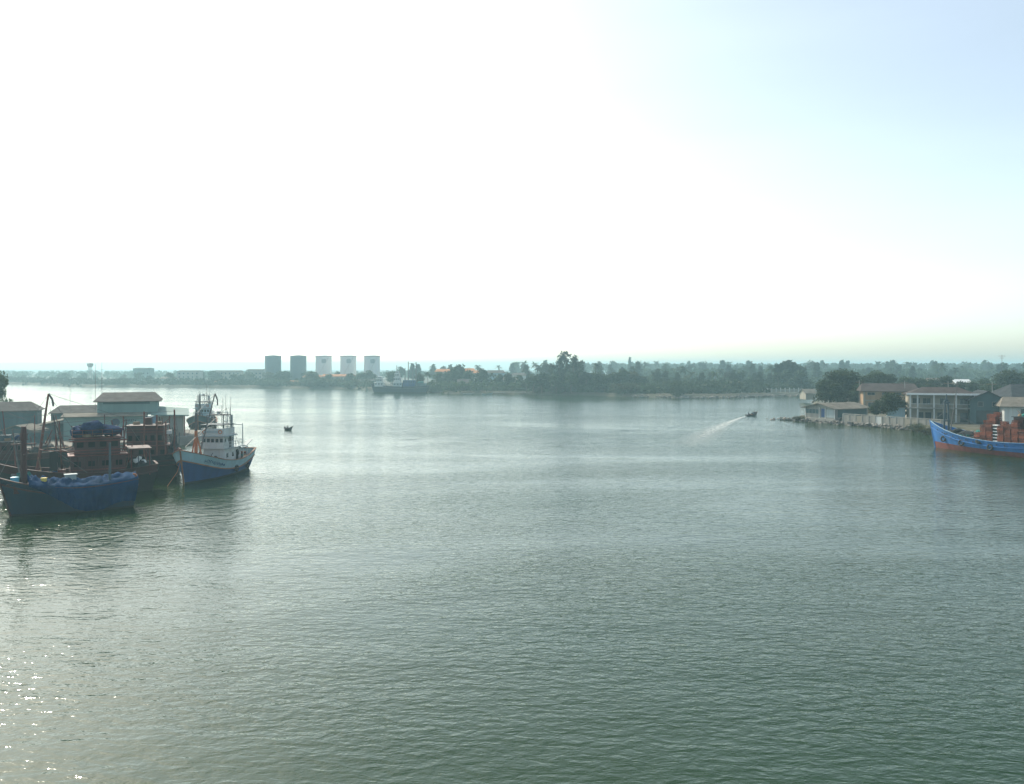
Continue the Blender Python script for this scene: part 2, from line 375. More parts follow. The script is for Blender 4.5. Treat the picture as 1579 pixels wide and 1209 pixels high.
# grove on the far shore in front of the woods
tp('feather', 872, 436, 542, 'tallest feathery tree rising above the dense grove on the far shore', wide=1.2)
for px, py, w in ((862,552,1.2),(884,549,1.2),(893,557,1.3),(851,561,1.3)):
    tp('feather', px, R.uniform(430, 442), py, 'tall feathery tree flanking the tallest tree of the far grove', 'feathery trees round the tallest one', wide=w)
for px, py, w in ((822,577,1.5),(836,574,1.5),(858,575,1.3),(880,573,1.3),(905,574,1.3),(921,574,1.4),(934,577,1.4),(948,574,1.4),(962,569,1.2),(978,573,1.4),(990,580,1.5),(812,584,1.5)):
    tp('broad', px, R.uniform(418, 440), py, 'dense dark tree in the far grove that overhangs the water', 'trees of the waterside grove', wide=w)
for px in (818,832,845,860,874,888,902,915,930,944,958,972,986,996):
    Y = 445 - (px - 812) * .2 + R.uniform(0, 6)
    tp('bush', px, Y, R.uniform(588, 593), 'low mangrove bush at the foot of the far grove', 'bushes under the waterside grove', wide=1.5, ground=.3)
tp('bush', 1046, 391, 587, 'rounded mangrove bush standing alone at the far water edge', wide=.9, ground=.2)
for px in range(1004, 1245, 13):
    k = R.choice(['broad', 'pine', 'pine', 'palm'])
    tp(k, px + R.uniform(-4, 4), R.uniform(425, 480), R.uniform(569, 578), {'broad': 'round-crowned tree along the far bank beyond the beach', 'pine': 'feathery casuarina along the far bank beyond the beach', 'palm': 'coconut palm along the far bank beyond the beach'}[k], {'broad': 'round trees on the far bank', 'pine': 'casuarinas on the far bank', 'palm': 'palms on the far bank'}[k], wide=1.2)
for px, py in ((1200,562),(1207,559),(1214,556),(1222,559),(1230,564),(1238,566)):
    tp('pine', px, R.uniform(455, 470), py, 'tall dark casuarina in the clump behind the pale beach wall', 'casuarina clump by the beach wall', wide=1.25)
for px, py in ((700,566),(708,562),(722,570),(733,574),(742,568),(756,573),(770,577),(784,575),(800,578),(690,572),(676,574),(660,572),(646,575)):
    k = R.choice(['broad', 'broad', 'palm'])
    tp(k, px, R.uniform(462, 500), py, 'tree among the orange-roofed houses near the ship' if k == 'broad' else 'palm among the orange-roofed houses near the ship', 'garden trees near the ship' if k == 'broad' else 'garden palms near the ship', wide=1.15)
for px in range(668, 812, 11):
    Y = 455 + R.uniform(0, 14) - max(0, (px - 700)) * .05
    tp('bush', px, Y, R.uniform(592, 598), 'shrub along the shore near the ship', 'shrubs along the shore near the ship', wide=1.4, ground=.6)
# the woods behind, row after row
for i in range(150):
    px = R.uniform(600, 1640); Y = R.choice([540, 620, 720, 820, 930]) + R.uniform(-30, 30)
    if px > 1240: Y = max(Y, 560)
    if px < 740: Y = max(Y, 700)
    k = R.choice(['broad', 'pine', 'pine', 'palm', 'palm']); py = R.uniform(558, 570) if Y < 700 else R.uniform(555.5, 563)
    lab = {'broad': 'hazy broadleaf tree of the woods behind the far shore', 'pine': 'hazy casuarina of the woods behind the far shore', 'palm': 'hazy coconut palm of the woods behind the far shore'}[k]
    tp(k, px, Y, py + (5 if px < 780 else 0), lab, {'broad': 'far woods broadleaf trees', 'pine': 'far woods casuarinas', 'palm': 'far woods palms'}[k], wide=1.0)
tp('pine', 971, 800, 551, 'slim lone pine standing above the woods skyline', wide=.5)
# the misty shore on the left
for i in range(46):
    px = R.uniform(30, 640); sh = 592 + px * .015; Y = gy(sh) + R.uniform(15, 110)
    py = R.uniform(574, 580) if px < 300 else R.uniform(571, 578)
    tp('broad', px, Y, py, 'misty tree along the far shore across from the warehouse', 'misty trees on the left far shore', wide=1.5)
for i in range(40):
    px = R.uniform(8, 560); sh = 591.5 + px * .016; Y = gy(sh) + R.uniform(6, 20)
    tp('bush', px, Y, R.uniform(582, 588), 'misty mangrove bush at the far water edge across from the warehouse', 'misty bushes on the left far shore', wide=1.8, ground=.4)

def canopy(name, x0, x1, y0, y1, n, hmin, hmax, seed, label):
    r = random.Random(seed); mb = MB()
    for i in range(n):
        x = r.uniform(x0, x1); y = r.uniform(y0, y1); h = r.uniform(hmin, hmax); q = r.uniform(1.8, 3.6)
        for k in range(22):
            d = Vector((r.gauss(0,1), r.gauss(0,1), r.gauss(0,1))).normalized()
            c = Vector((x, y, h - q)) + Vector((d.x*q, d.y*q, d.z*q*(1 if d.z > 0 else 1.8)))
            leafq(mb, c, r.uniform(.9, 1.7), r)
    return stuff(mb.build(name, M['leaf']), label, 'woods')
canopy('mid_woods', 110, 620, 600, 900, 2200, 8, 14, 6, 'hazy scrub wood filling the gaps behind the right bank')
canopy('far_woods', 60, 1500, 960, 1350, 3600, 15, 20.5, 3, 'far-off woods merging into haze on the skyline')
canopy('misty_woods', -800, 60, 880, 1250, 1100, 6, 10, 4, 'pale misty woods far across the river mouth')
def shore_canopy(name, px0, px1, off0, off1, n, hmin, hmax, seed, label, q0=1.5, q1=3.2):
    r = random.Random(seed); mb = MB()
    for i in range(n):
        px = r.uniform(px0, px1); Y0 = 0
        for (ax, ay), (bx, by) in zip(shore[:-1], shore[1:]):
            pa, pb = CX + ax/ay*FPX, CX + bx/by*FPX
            if pa <= px <= pb: Y0 = ay + (by-ay)*(px-pa)/(pb-pa)
        if not Y0: continue
        y = Y0 + 5 + r.uniform(off0, off1); x = gx(px, y); q = r.uniform(q0, q1); h = max(q, r.uniform(hmin, hmax))
        for k in range(24):
            d = Vector((r.gauss(0,1), r.gauss(0,1), r.gauss(0,1))).normalized()
            c = Vector((x, y, h - q)) + Vector((d.x*q*1.2, d.y*q*1.2, d.z*q*(1 if d.z > 0 else 1.9))); c.z = max(.3, c.z)
            leafq(mb, c, r.uniform(.7, 1.3), r)
    return stuff(mb.build(name, M['leaf']), label, 'scrub')
shore_canopy('misty_mangroves', -40, 575, 0, 50, 800, 2.5, 6.5, 21, 'misty mangrove belt along the far shore below the water tower', 1.4, 2.8)
shore_canopy('grove_scrub', 660, 1010, 0, 30, 420, 2.5, 7, 22, 'dark scrub at the water edge between the ship and the grove')
shore_canopy('beach_scrub', 1010, 1245, 8, 60, 420, 2.5, 8, 23, 'scrub behind the far beach under the casuarinas')
canopy('undergrowth', -20, 330, 470, 560, 700, 3.5, 9, 5, 'scrub filling the ground behind the far beach')

# right bank trees
for px, Y, py, w in ((1282,262,573,1.25),(1300,270,569,1.3),(1316,262,573,1.25),(1272,258,585,1.1),(1334,275,578,1.2),(1350,285,572,1.3),(1368,290,577,1.2),(1292,250,590,1.2),(1322,252,592,1.1)):
    tp('near', px, Y, py, 'big dark leafy tree behind the boat shed on the point', 'trees behind the boat shed', wide=w)
for px, Y, py, w in ((1395,300,581,1.3),(1418,300,583,1.3),(1440,305,584,1.3),(1462,300,580,1.2),(1480,305,588,1.2),(1500,300,588,1.2),(1520,310,584,1.2),(1545,300,575,1.3),(1560,290,571,1.3),(1578,300,574,1.3),(1600,290,570,1.4),(1430,280,592,1.2),(1530,275,590,1.2)):
    tp('near', px, Y, py, 'leafy tree behind the two-storey houses on the right bank', 'trees behind the houses', wide=w)
tp('near', 1372, 204, 605, 'dark round tree inside the seawall before the brown-roofed house', wide=1.35)
tp('near', 1352, 206, 617, 'small dark tree beside the round tree inside the seawall', wide=1.1)
tp('near', 1391, 203, 618, 'small dark tree between the round tree and the veranda house', wide=1.0)
for px, Y, py, w, g in ((1228,223,640,1.3,.1),(1236,221.5,641,1.2,.1)):
    tp('near_bush', px, Y, py, 'grey-green bush at the tip of the stony point', 'bushes at the tip of the point', wide=w, ground=g)
tp('near_bush', 1413, 186, 651, 'green bush between the seawall and the blue boat', wide=2.2, ground=.2)
tp('near_bush', 1428, 179, 656, 'yellowish bush drooping over the water by the blue boat bow', wide=2.4, ground=.0)
tp('near', -8, 172, 573, 'tree beside the grey-roofed house on the left quay', wide=.8)
for k in PROTO.values():
    for p in k:
        for c in list(p.children): bpy.data.objects.remove(c)
        bpy.data.objects.remove(p)

# ------------------------------------------------------------------ rocks on the shore (far too many to count)
def rocks(name, line, n, smin, smax, z0, seed, label):
    r = random.Random(seed); mb = MB()
    for i in range(n):
        k = r.uniform(0, len(line) - 1.001); a, b = line[int(k)], line[int(k) + 1]; u = k - int(k)
        x = a[0] + (b[0]-a[0])*u + r.gauss(0, .7); y = a[1] + (b[1]-a[1])*u + r.gauss(0, .7); s = r.uniform(smin, smax)
        mb.blob((x, y, z0 + r.uniform(-.3, .7)), s*r.uniform(.8,1.4), s*r.uniform(.8,1.4), s*.7, .35, r.random()*50, 7, 4)
    return stuff(mb.build(name, M['rock']), label, 'rocks')
rocks('shore_rocks', [(79,225),(83,216.5),(87.5,207),(93.3,196.5),(95.5,186),(101,176)], 520, .16, .48, .1, 8, 'tumbled rocks along the foot of the seawall')
rocks('point_rocks', [(74,229),(79,226),(83,220)], 60, .2, .5, 0, 9, 'low rocks running out from the tip of the point')
rocks('beach_rocks', [(60,404),(82,386),(110,392),(126,405),(150,414)], 160, .3, .8, .2, 10, 'scattered rocks along the far beach')

# ------------------------------------------------------------------ buildings
def window(parent, x, z, w, h, y, face=-1, m='glass', frame='concrete', mull=0):
    """window on a wall whose outer face is at local y; face -1 looks to -y"""
    d = .03 * face
    o = MB().box(x-w/2, x+w/2, min(y, y+d), max(y, y+d), z-h/2, z+h/2).build('window', M[m], parent)
    f = MB(); e = .09; y0, y1 = min(y, y+2*d), max(y, y+2*d)
    f.box(x-w/2-e, x-w/2, y0, y1, z-h/2-e, z+h/2+e); f.box(x+w/2, x+w/2+e, y0, y1, z-h/2-e, z+h/2+e)
    f.box(x-w/2, x+w/2, y0, y1, z+h/2, z+h/2+e); f.box(x-w/2, x+w/2, y0, y1, z-h/2-e, z-h/2)
    for k in range(mull):
        q = x - w/2 + w*(k+1)/(mull+1); f.box(q-.03, q+.03, y0, y1, z-h/2, z+h/2)
    f.build('frame', M[frame], o); return o
def gable_roof(parent, x0, x1, y0, y1, ze, zr, m, over=.6, axis='x', hip=0.0, th=.14, name='roof'):
    mb = MB(); 
    if axis == 'x':
        X0, X1, Y0, Y1 = x0-over, x1+over, y0-over, y1+over; ym = (y0+y1)/2; k = (zr-ze)/((y1-y0)/2); e = ze-over*k
        t = [(X0,Y0,e),(X1,Y0,e),(X1,Y1,e),(X0,Y1,e),(X0+hip,ym,zr),(X1-hip,ym,zr)]
        f = [(0,1,5,4),(2,3,4,5)] + ([(1,2,5),(3,0,4)] if hip else [])
    else:
        X0, X1, Y0, Y1 = x0-over, x1+over, y0-over, y1+over; xm = (x0+x1)/2; k = (zr-ze)/((x1-x0)/2); e = ze-over*k
        t = [(X0,Y0,e),(X1,Y0,e),(X1,Y1,e),(X0,Y1,e),(xm,Y0+hip,zr),(xm,Y1-hip,zr)]
        f = [(1,2,5,4),(3,0,4,5)] + ([(0,1,4),(2,3,5)] if hip else [])
    mb.add(t, f); o = mb.build(name, M[m], parent)
    sol = o.modifiers.new('thickness', 'SOLIDIFY'); sol.thickness = th; sol.offset = -1 if True else 1
    return o
def gable_walls(parent, x0, x1, y0, y1, z0, ze, zr, m, axis='x', name='wall'):
    mb = MB(); mb.box(x0, x1, y0, y1, z0, ze)
    if zr > ze:
        if axis == 'x':
            ym = (y0+y1)/2; mb.add([(x0,y0,ze),(x0,y1,ze),(x0,ym,zr-.15),(x1,y0,ze),(x1,y1,ze),(x1,ym,zr-.15)], [(0,2,1),(3,4,5)])
        else:
            xm = (x0+x1)/2; mb.add([(x0,y0,ze),(x1,y0,ze),(xm,y0,zr-.15),(x0,y1,ze),(x1,y1,ze),(xm,y1,zr-.15)], [(0,1,2),(3,5,4)])
    return mb.build(name, M[m], parent)
def scribble(mb, x, z, y, n, w, h, seed, face=-1):
    """illegible faded painted characters on a flat wall"""
    r = random.Random(seed)
    for i in range(n):
        for k in range(r.randint(2, 4)):
            a = (x + (i + r.uniform(.1,.8))*w, y, z + r.uniform(0, h)); b = (x + (i + r.uniform(.1,.8))*w, y, z + r.uniform(0, h))
            d = Vector((b[0]-a[0], 0, b[2]-a[2])); 
            if d.length < .1: continue
            q = Vector((-d.z, 0, d.x)).normalized()*.06; mb.add([Vector(a)-q, Vector(b)-q, Vector(b)+q, Vector(a)+q], [(0,1,2,3)])

# left: two-storey teal warehouse on the quay
W0 = 156.0; wx = gx(197, W0)
wh = thing('quay_warehouse', 'two-storey teal warehouse with grey hipped roof and round wall emblem on the quay', 'warehouse', (wx, W0, 1.5), .38)
gable_walls(wh, -5.3, 5.3, 0, 9, 4.2, 7.1, 0, 'teal_wall')
gable_roof(wh, -5.3, 5.3, 0, 9, 7.1, 8.5, 'grey_roof', .7, 'x', 1.3)
MB().box(-4.3, 3.9, -.05, .0, 6.35, 6.85).build('vent_band', M['teal_dark'], wh)
MB().box(-10.6, 3.2, -3, 8, 0, 4.1).build('lower_wall', M['teal_wall'], wh)
a = MB().add([(-11,-3.9,4.25),(3.5,-3.9,4.25),(3.5,.2,4.75),(-11,.2,4.75)], [(0,1,2,3)]).build('lean_to_roof', M['pale_roof'], wh); a.modifiers.new('t','SOLIDIFY').thickness = .12
em = MB()
cpos = (-1.9, -3.02, 3.0)
em.add([cpos] + [(cpos[0]+.75*math.cos(i*math.pi/12), -3.02, cpos[2]+.75*math.sin(i*math.pi/12)) for i in range(24)], [(0, i+1, (i+1)%24+1) for i in range(24)])
em.build('round_emblem', M['ink'], wh)
s_ = MB(); scribble(s_, -.6, 3.1, -3.02, 7, .33, .5, 4); s_.build('painted_lettering', M['ink'], wh)
MB().box(-1.0, -.1, -3.04, -3.0, .0, 2.1).build('door', M['white'], wh)
window(wh, 1.6, 2.0, .9, 1.0, -3.0); window(wh, -4.6, 2.2, 1.0, 1.0, -3.0); window(wh, -7.6, 2.2, 1.0, 1.0, -3.0)
MB().box(3.3, 5.2, -2.6, -2.5, 1.4, 4.0).build('blue_shutter', M['shutter_blue'], wh)
MB().box(4.6, 10.0, -1.2, 7, -.2, 3.9).build('wing_wall', M['cream'], wh)
for k in range(3): MB().box(5.6+k*1.45, 6.85+k*1.45, -1.26, -1.2, 1.2, 3.4).build('wall_panel', M['concrete'], wh)
a = MB().add([(4.2,-2.2,4.3),(11.0,-2.2,4.1),(11.0,7.5,4.9),(4.2,7.5,5.6)], [(0,1,2,3)]).build('wing_roof', M['teal_wall'], wh); a.modifiers.new('t','SOLIDIFY').thickness = .2
for k in (5.0, 7.5, 10.2): MB().box(k-.12, k+.12, -2.1, -1.9, -1.5, 4.1).build('post', M['rust_steel'], wh)
# other sheds on the quay
def shed(name, label, px0, px1, Y, depth, ze, zr, wall, roof, axis='x', hip=0.0, rz=0, wins=(), over=.5, base=1.5, group=None):
    x0, x1 = gx(px0, Y), gx(px1, Y); c = (x0 + x1) / 2; w = (x1 - x0) / 2
    t = thing(name, label, 'building', (c, Y, base), rz, group)
    gable_walls(t, -w, w, 0, depth, -.1, ze - base, (zr - base) if not hip else 0, wall, axis)
    gable_roof(t, -w, w, 0, depth, ze - base, zr - base, roof, over, axis, hip)
    for (u, z, ww, hh) in wins: window(t, -w + 2*w*u, z, ww, hh, 0)
    return t
shed('long_shed', 'long low shed with brownish grey roof beside the teal warehouse', 84, 164, 176, 8, 5.2, 6.5, 'teal_dark', 'grey_roof', hip=1.5, rz=.35)
shed('quay_house', 'grey-roofed house with dark teal walls by the tree on the quay', -50, 50, 152, 7, 6.9, 8.3, 'teal_dark', 'grey_roof', hip=2.0, rz=.42,)
t = thing('lean_to_shed', 'open lean-to shed with sloping pale roof edge between house and warehouse', 'shed', (gx(88, 150), 150, 1.5), .4)
MB().box(-3.2, 3.2, .4, 5, -.1, 2.8).build('wall', M['teal_dark'], t)
a = MB().add([(-3.8,-.8,2.6),(3.6,-.8,4.2),(3.6,5.4,4.3),(-3.8,5.4,2.7)], [(0,1,2,3)]).build('roof', M['pale_roof'], t); a.modifiers.new('t','SOLIDIFY').thickness = .18
for k in (-3.2, 0, 3.0): MB().box(k-.1, k+.1, -.4, -.2, -.1, 3.3 + k*.2).build('post', M['concrete'], t)
t = thing('quay_hut', 'small pale-roofed hut at the edge of the quay', 'hut', (gx(26, 140), 140, 1.5))
gable_walls(t, -2.6, 2.6, 0, 4, -.1, 2.6, 3.4, 'teal_dark', 'y'); gable_roof(t, -2.6, 2.6, 0, 4, 2.6, 3.4, 'pale_roof', .5, 'y')
MB().box(-.45, .45, -.05, 0, 0, 2).build('door', M['concrete'], t)
# masts and aerials on the quay
for px, py, Y in ((147,561,168),(157,559,170)):
    t = MB(); z = gz(py, Y); x = gx(px, Y); t.tube((0,0,0),(0,0,z-1.5),.06,.03,5)
    t.tube((-.5,0,z-3),(.5,0,z-3),.025,.025,4)
    o = t.build('aerial_mast', M['steel']); o.location = (x, Y, 1.5); tag(o, 'thin tall aerial mast rising behind the teal warehouse', 'mast', 'aerial masts behind the warehouse')
o = MB().tube((0,0,0),(0,0,5.2),.04,.03,5).tube((-1,0,5.1),(1,0,5.1),.025,.025,4).tube((-.7,-.5,5.1),(-.7,.5,5.1),.02,.02,4).tube((0,-.5,5.1),(0,.5,5.1),.02,.02,4).tube((.7,-.5,5.1),(.7,.5,5.1),.02,.02,4).build('tv_aerial', M['steel'])
o.location = (gx(108, 177), 177, 5.6); tag(o, 'television aerial on a pole above the long shed roof', 'aerial')

# right bank: boat shed on the point
t = thing('boat_shed', 'low pale-roofed boat shed with blue door at the tip of the right bank', 'shed', (85.6, 213, 1.4), math.radians(27))
gable_walls(t, 0, 12.5, 0, 10.1, -.4, 2.7, 3.9, 'concrete', 'x'); gable_roof(t, 0, 12.5, 0, 10.1, 2.7, 3.9, 'pale_roof', .9, 'x')
MB().box(-.06, 0, 3.4, 4.6, .1, 2.4).build('door', M['blue_hull'], t)
MB().box(1.0, 12.0, -.05, 0, .2, 2.2).build('side_cladding', M['teal_dark'], t)
for k in range(4): MB().box(-.07, 0, 5.6 + k*1.1, 6.5 + k*1.1, 1.0, 2.1).build('window', M['teal_dark'], t)
MB().box(-.08, -.0, .2, 2.9, .1, 2.2).build('sheet_panel', M['grey_paint'], t)
for k in (.1, 3.2, 5.2, 10.0): MB().box(-.16, -.08, k-.1, k+.1, -.4, 2.7).build('post', M['white'], t)
MB().box(-1.0, 0, -.3, 10.4, -1.9, -.25).build('footing', M['concrete'], t)
# the long seawall: posts and panels, each its own piece
A, B = Vector((86.6, 210.3)), Vector((100.0, 184.0)); L = (B - A).length; ang = math.atan2(B.y - A.y, B.x - A.x)
t = thing('seawall_fence', 'long pale concrete seawall of panels and posts on the right bank', 'wall', (A.x, A.y, .6), ang)
n = 15; w = L / n
pm_ = None
for i in range(n):
    if i == 0:
        p = MB().box(.12, w-.12, -.08, .08, -.3, 1.98).build('panel', M['concrete'], t); q = MB().box(-.14, .14, -.16, .16, -.4, 2.1).build('post', M['concrete'], t)
        pm_ = (p, q)
    else:
        p = pm_[0].copy(); COL.objects.link(p); p.parent = t; p.location.x = i*w; p.location.z = R.uniform(-.05, .08)
        q = pm_[1].copy(); COL.objects.link(q); q.parent = t; q.location.x = i*w
        if i in (2, 5, 9, 10, 13): p.data = p.data.copy(); p.data.materials[0] = M[R.choice(['white', 'cream', 'cream'])]
MB().box(0, L, -.13, .13, 2.1, 2.3).build('coping', M['concrete'], t)
MB().box(0, L, -.5, .4, -1.2, -.35).build('footing', M['rock'], t)
t = thing('landing_stage', 'small pale concrete landing stage below the seawall', 'jetty', (95.2, 194.5, .0), ang)
MB().box(0, 2.4, -1.6, 0, .55, .75).build('slab', M['concrete'], t)
for k in (.2, 2.2): MB().box(k-.1, k+.1, -1.4, -1.2, -.6, .55).build('leg', M['concrete'], t)

# two-storey house with brown roof
t = thing('brown_roofed_house', 'two-storey ochre house under a wide brown roof behind the dark round tree', 'house', (gx(1373, 236), 236, 1.4), math.radians(-17))
gable_walls(t, -7.2, 7.0, 0, 9, -.1, 6.9, 8.6, 'ochre', 'x'); gable_roof(t, -7.2, 7.0, 0, 9, 6.9, 8.7, 'brown_roof', 1.0, 'x', .9)
for x in (-5.2, -1.2, 2.0, 5.0): window(t, x, 5.7, 1.9, .7, 0, mull=1); window(t, x, 2.4, 1.5, 1.3, 0, mull=1)
for x in (-7.1, 6.9): MB().box(x-.25, x+.25, -.12, 0, 0, 6.7).build('corner_post', M['cream'], t)
MB().box(-7.3, 7.1, -.14, 0, 3.6, 3.9).build('floor_band', M['cream'], t)
# veranda house
V0 = 196.0
t = thing('veranda_house', 'two-storey pale house with columned verandas and white fascia behind the blue boat', 'house', (gx(1456, V0), V0, 1.4), math.radians(-20))
MB().box(-7.6, 7.2, 2.2, 9, -.1, 7.0).build('wall', M['cream'], t)
MB().box(-7.9, 7.4, 0, 2.2, 3.35, 3.65).build('veranda_floor', M['concrete'], t)
MB().box(-7.9, 7.4, 0, 9, -.15, .12).build('ground_slab', M['concrete'], t)
for i, x in enumerate((-7.4, -5.8, -2.2, 2.6, 6.6)):
    MB().box(x-.16, x+.16, .1, .42, .1, 3.35).box(x-.16, x+.16, .1, .42, 3.65, 6.7).build('column', M['white'], t)
MB().box(-7.6, 7.2, .12, .22, 4.5, 4.62).build('handrail', M['white'], t)
for k in range(30): MB().box(-7.5+k*.5, -7.46+k*.5, .15, .19, 3.65, 4.5).build('baluster', M['concrete'], t)
MB().box(-8.3, 7.8, -.35, -.2, 6.75, 7.2).build('fascia', M['white_clean'], t)
gable_roof(t, -8, 7.5, 0, 9, 6.95, 8.6, 'brown_roof', .2, 'x', 4.0)
for x in (-5.9, -3.6, .2, 4.6): window(t, x, 5.1, 1.6, 1.5, 2.2, mull=1)
for x, w in ((-5.0, 1.4), (-3.2, 1.3), (0, 2.4), (4.6, 1.6)): MB().box(x-w/2, x+w/2, 2.13, 2.2, .1, 2.4).build('door', M['glass'], t)
MB().box(-12.2, -8.3, 3, 7, -.1, 3.4).build('side_annex', M['pale_blue'], t)
MB().box(-12.5, -8.1, 2.5, 7.4, 3.4, 3.55).build('annex_roof', M['pale_roof'], t)
t = thing('gabled_barn', 'dark gabled boathouse between the veranda house and the white-roofed house', 'building', (gx(1523, 192), 192, 1.4), math.radians(-20))
gable_walls(t, -3.6, 3.6, 0, 11, -.1, 6.0, 7.9, 'teal_dark', 'y'); gable_roof(t, -3.6, 3.6, 0, 11, 6.0, 7.9, 'dark_roof', .7, 'y')
MB().box(-2.4, 2.4, -.06, 0, 0, 3.2).build('door', M['glass'], t); window(t, -1.5, 4.7, 1, 1, 0); window(t, 1.5, 4.7, 1, 1, 0)
t = thing('white_roofed_house', 'white-walled house with pale metal roof behind the crates on the blue boat', 'house', (gx(1580, 184), 184, 1.4), math.radians(-22))
gable_walls(t, -4.0, 6, 0, 8, -.1, 5.0, 6.4, 'white', 'x'); gable_roof(t, -4.0, 6, 0, 8, 5.0, 6.6, 'pale_roof', 1.1, 'x', 1.5)
window(t, 0, 3.4, 1.4, 1.2, 0, mull=1); window(t, 3.5, 3.4, 1.4, 1.2, 0, mull=1)
t = shed('dark_roofed_house', 'house with a big dark hipped roof behind the white-roofed house', 1562, 1660, 222, 12, 7.2, 10.2, 'cream', 'dark_roof', hip=4.0, over=.9, base=1.4)
o = MB().tube((0,0,0),(0,0,gz(547,300)-1.4),.12,.06,6).tube((-1.3,0,gz(549,300)-1.4),(1.3,0,gz(549,300)-1.4),.06,.06,5).tube((-.8,0,gz(552,300)-1.4),(.8,0,gz(552,300)-1.4),.05,.05,5).build('aerial_mast', M['steel'])
o.location = (gx(1545, 300), 300, 1.4); tag(o, 'tall aerial mast above the trees behind the dark-roofed house', 'mast')
# power line along the lane behind the houses
prev = None
for px, Y in ((1325,246),(1395,236),(1462,226),(1530,216),(1600,208)):
    t = thing('utility_pole', 'concrete utility pole carrying wires behind the right-bank houses', 'utility pole', (gx(px,Y), Y, 1.4), math.radians(-20), 'utility poles behind the houses')
    MB().tube((0,0,0),(0,0,9.6),.15,.1,7).build('pole', M['concrete'], t); MB().box(-1.0,1.0,-.07,.07,8.9,9.05).build('crossarm', M['wood'], t)
    if prev:
        for k in (-.85, .85):
            a_, b_ = Vector((prev[0]+k, prev[1], 10.5)), Vector((gx(px,Y)+k, Y, 10.5)); m_ = [a_.lerp(b_, u) - Vector((0,0,1.6*u*(1-u))) for u in (0,.25,.5,.75,1)]
            w_ = MB().path([p - Vector(t.location) for p in m_], .02, 4); w_.v = [tuple(Matrix.Rotation(math.radians(20), 3, 'Z') @ Vector(q)) for q in w_.v]; w_.build('wire', M['steel'], t)
    prev = (gx(px,Y), Y)
# roofs glimpsed among the trees
for px, py, w, Y, rf, lab in ((1450,583,26,345,'pale_roof','pale cottage roof glimpsed among trees behind the veranda house'),(1487,585,24,350,'white_clean','white cottage roof glimpsed among trees behind the gabled boathouse'),(1250,600,15,335,'pale_roof','low pale-roofed shelter at the water edge beside the big dark trees')):
    zr = gz(py, Y); shed('cottage', lab, px - w/2, px + w/2, Y, 7, zr - 1.6, zr, 'cream', rf)

# far shore: tank farm
for i, (px, col, lab) in enumerate(((421,'tank_grey','dark grey storage tank next to the misty trees at the end of the row'),(460,'tank_grey','dark grey storage tank next to the white tanks'),(499,'tank_white','white storage tank with dark emblem beside the dark grey tanks'),(537,'tank_white','white storage tank with dark emblem in the middle of the white ones'),(573.5,'tank_white','white storage tank with dark emblem at the ship end of the row'))):
    Y = 650 - i*6; rad = 12.2 * Y / FPX; zt = gz(549, Y)
    t = thing('storage_tank', lab, 'storage tank', (gx(px, Y), Y, 1.6), 0, 'row of storage tanks on the far shore')
    h = zt - 1.6
    mb = MB(); mb.tube((0,0,0),(0,0,h),rad,rad,36); o = mb.build('shell', M[col], t)
    MB().tube((0,0,h),(0,0,h+.9),rad*.98,.4,36).build('roof', M[col], t)
    MB().ring((0,0,h-.1),(0,0,1),rad+.15,.22,36,5).build('rim', M['steel' if col == 'tank_white' else col], t)
    MB().ring((0,0,h+1.0),(0,0,1),rad+.05,.05,36,4).build('handrail', M['steel'], t)
    st = MB()
    for k in range(26):
        a = -2.6 + k*.075; z = h*k/26; st.tube((rad*math.cos(a), rad*math.sin(a), z), (1.08*rad*math.cos(a), 1.08*rad*math.sin(a), z), .18, .18, 4)
    st.build('stairway', M['steel'], t)
    if col == 'tank_white':
        e = MB(); c0 = -math.pi/2 + .25 
        for j in range(10):
            for q in range(10):
                u, v = (j-4.5)/4.5, (q-4.5)/4.5
                if u*u+v*v > 1: continue
                a0, a1 = c0 + (u-.11)*1.9/rad, c0 + (u+.11)*1.9/rad; z0, z1 = h-4+(v-.11)*1.9, h-4+(v+.11)*1.9
                k = rad*1.006; e.add([(k*math.cos(a0),k*math.sin(a0),z0),(k*math.cos(a1),k*math.sin(a1),z0),(k*math.cos(a1),k*math.sin(a1),z1),(k*math.cos(a0),k*math.sin(a0),z1)],[(0,1,2,3)])
        e.build('emblem', M['grey_paint'], t)
# water tower
Y = 720; t = thing('water_tower', 'slender misty water tower with flared tank above the far trees', 'water tower', (gx(139, Y), Y, 1.6))
h = gz(560, Y) - 1.6
for sx, sy in ((-1,-1),(1,-1),(1,1),(-1,1)): MB().tube((sx*1.5,sy*1.5,0),(sx*1.0,sy*1.0,h-3.5),.3,.3,6).build('leg', M['concrete'], t)
MB().tube((0,0,h-3.6),(0,0,h-2.2),1.4,2.6,20).tube((0,0,h-2.2),(0,0,h-.3),2.6,2.6,20).tube((0,0,h-.3),(0,0,h+.3),2.6,.5,20).build('tank', M['concrete'], t)
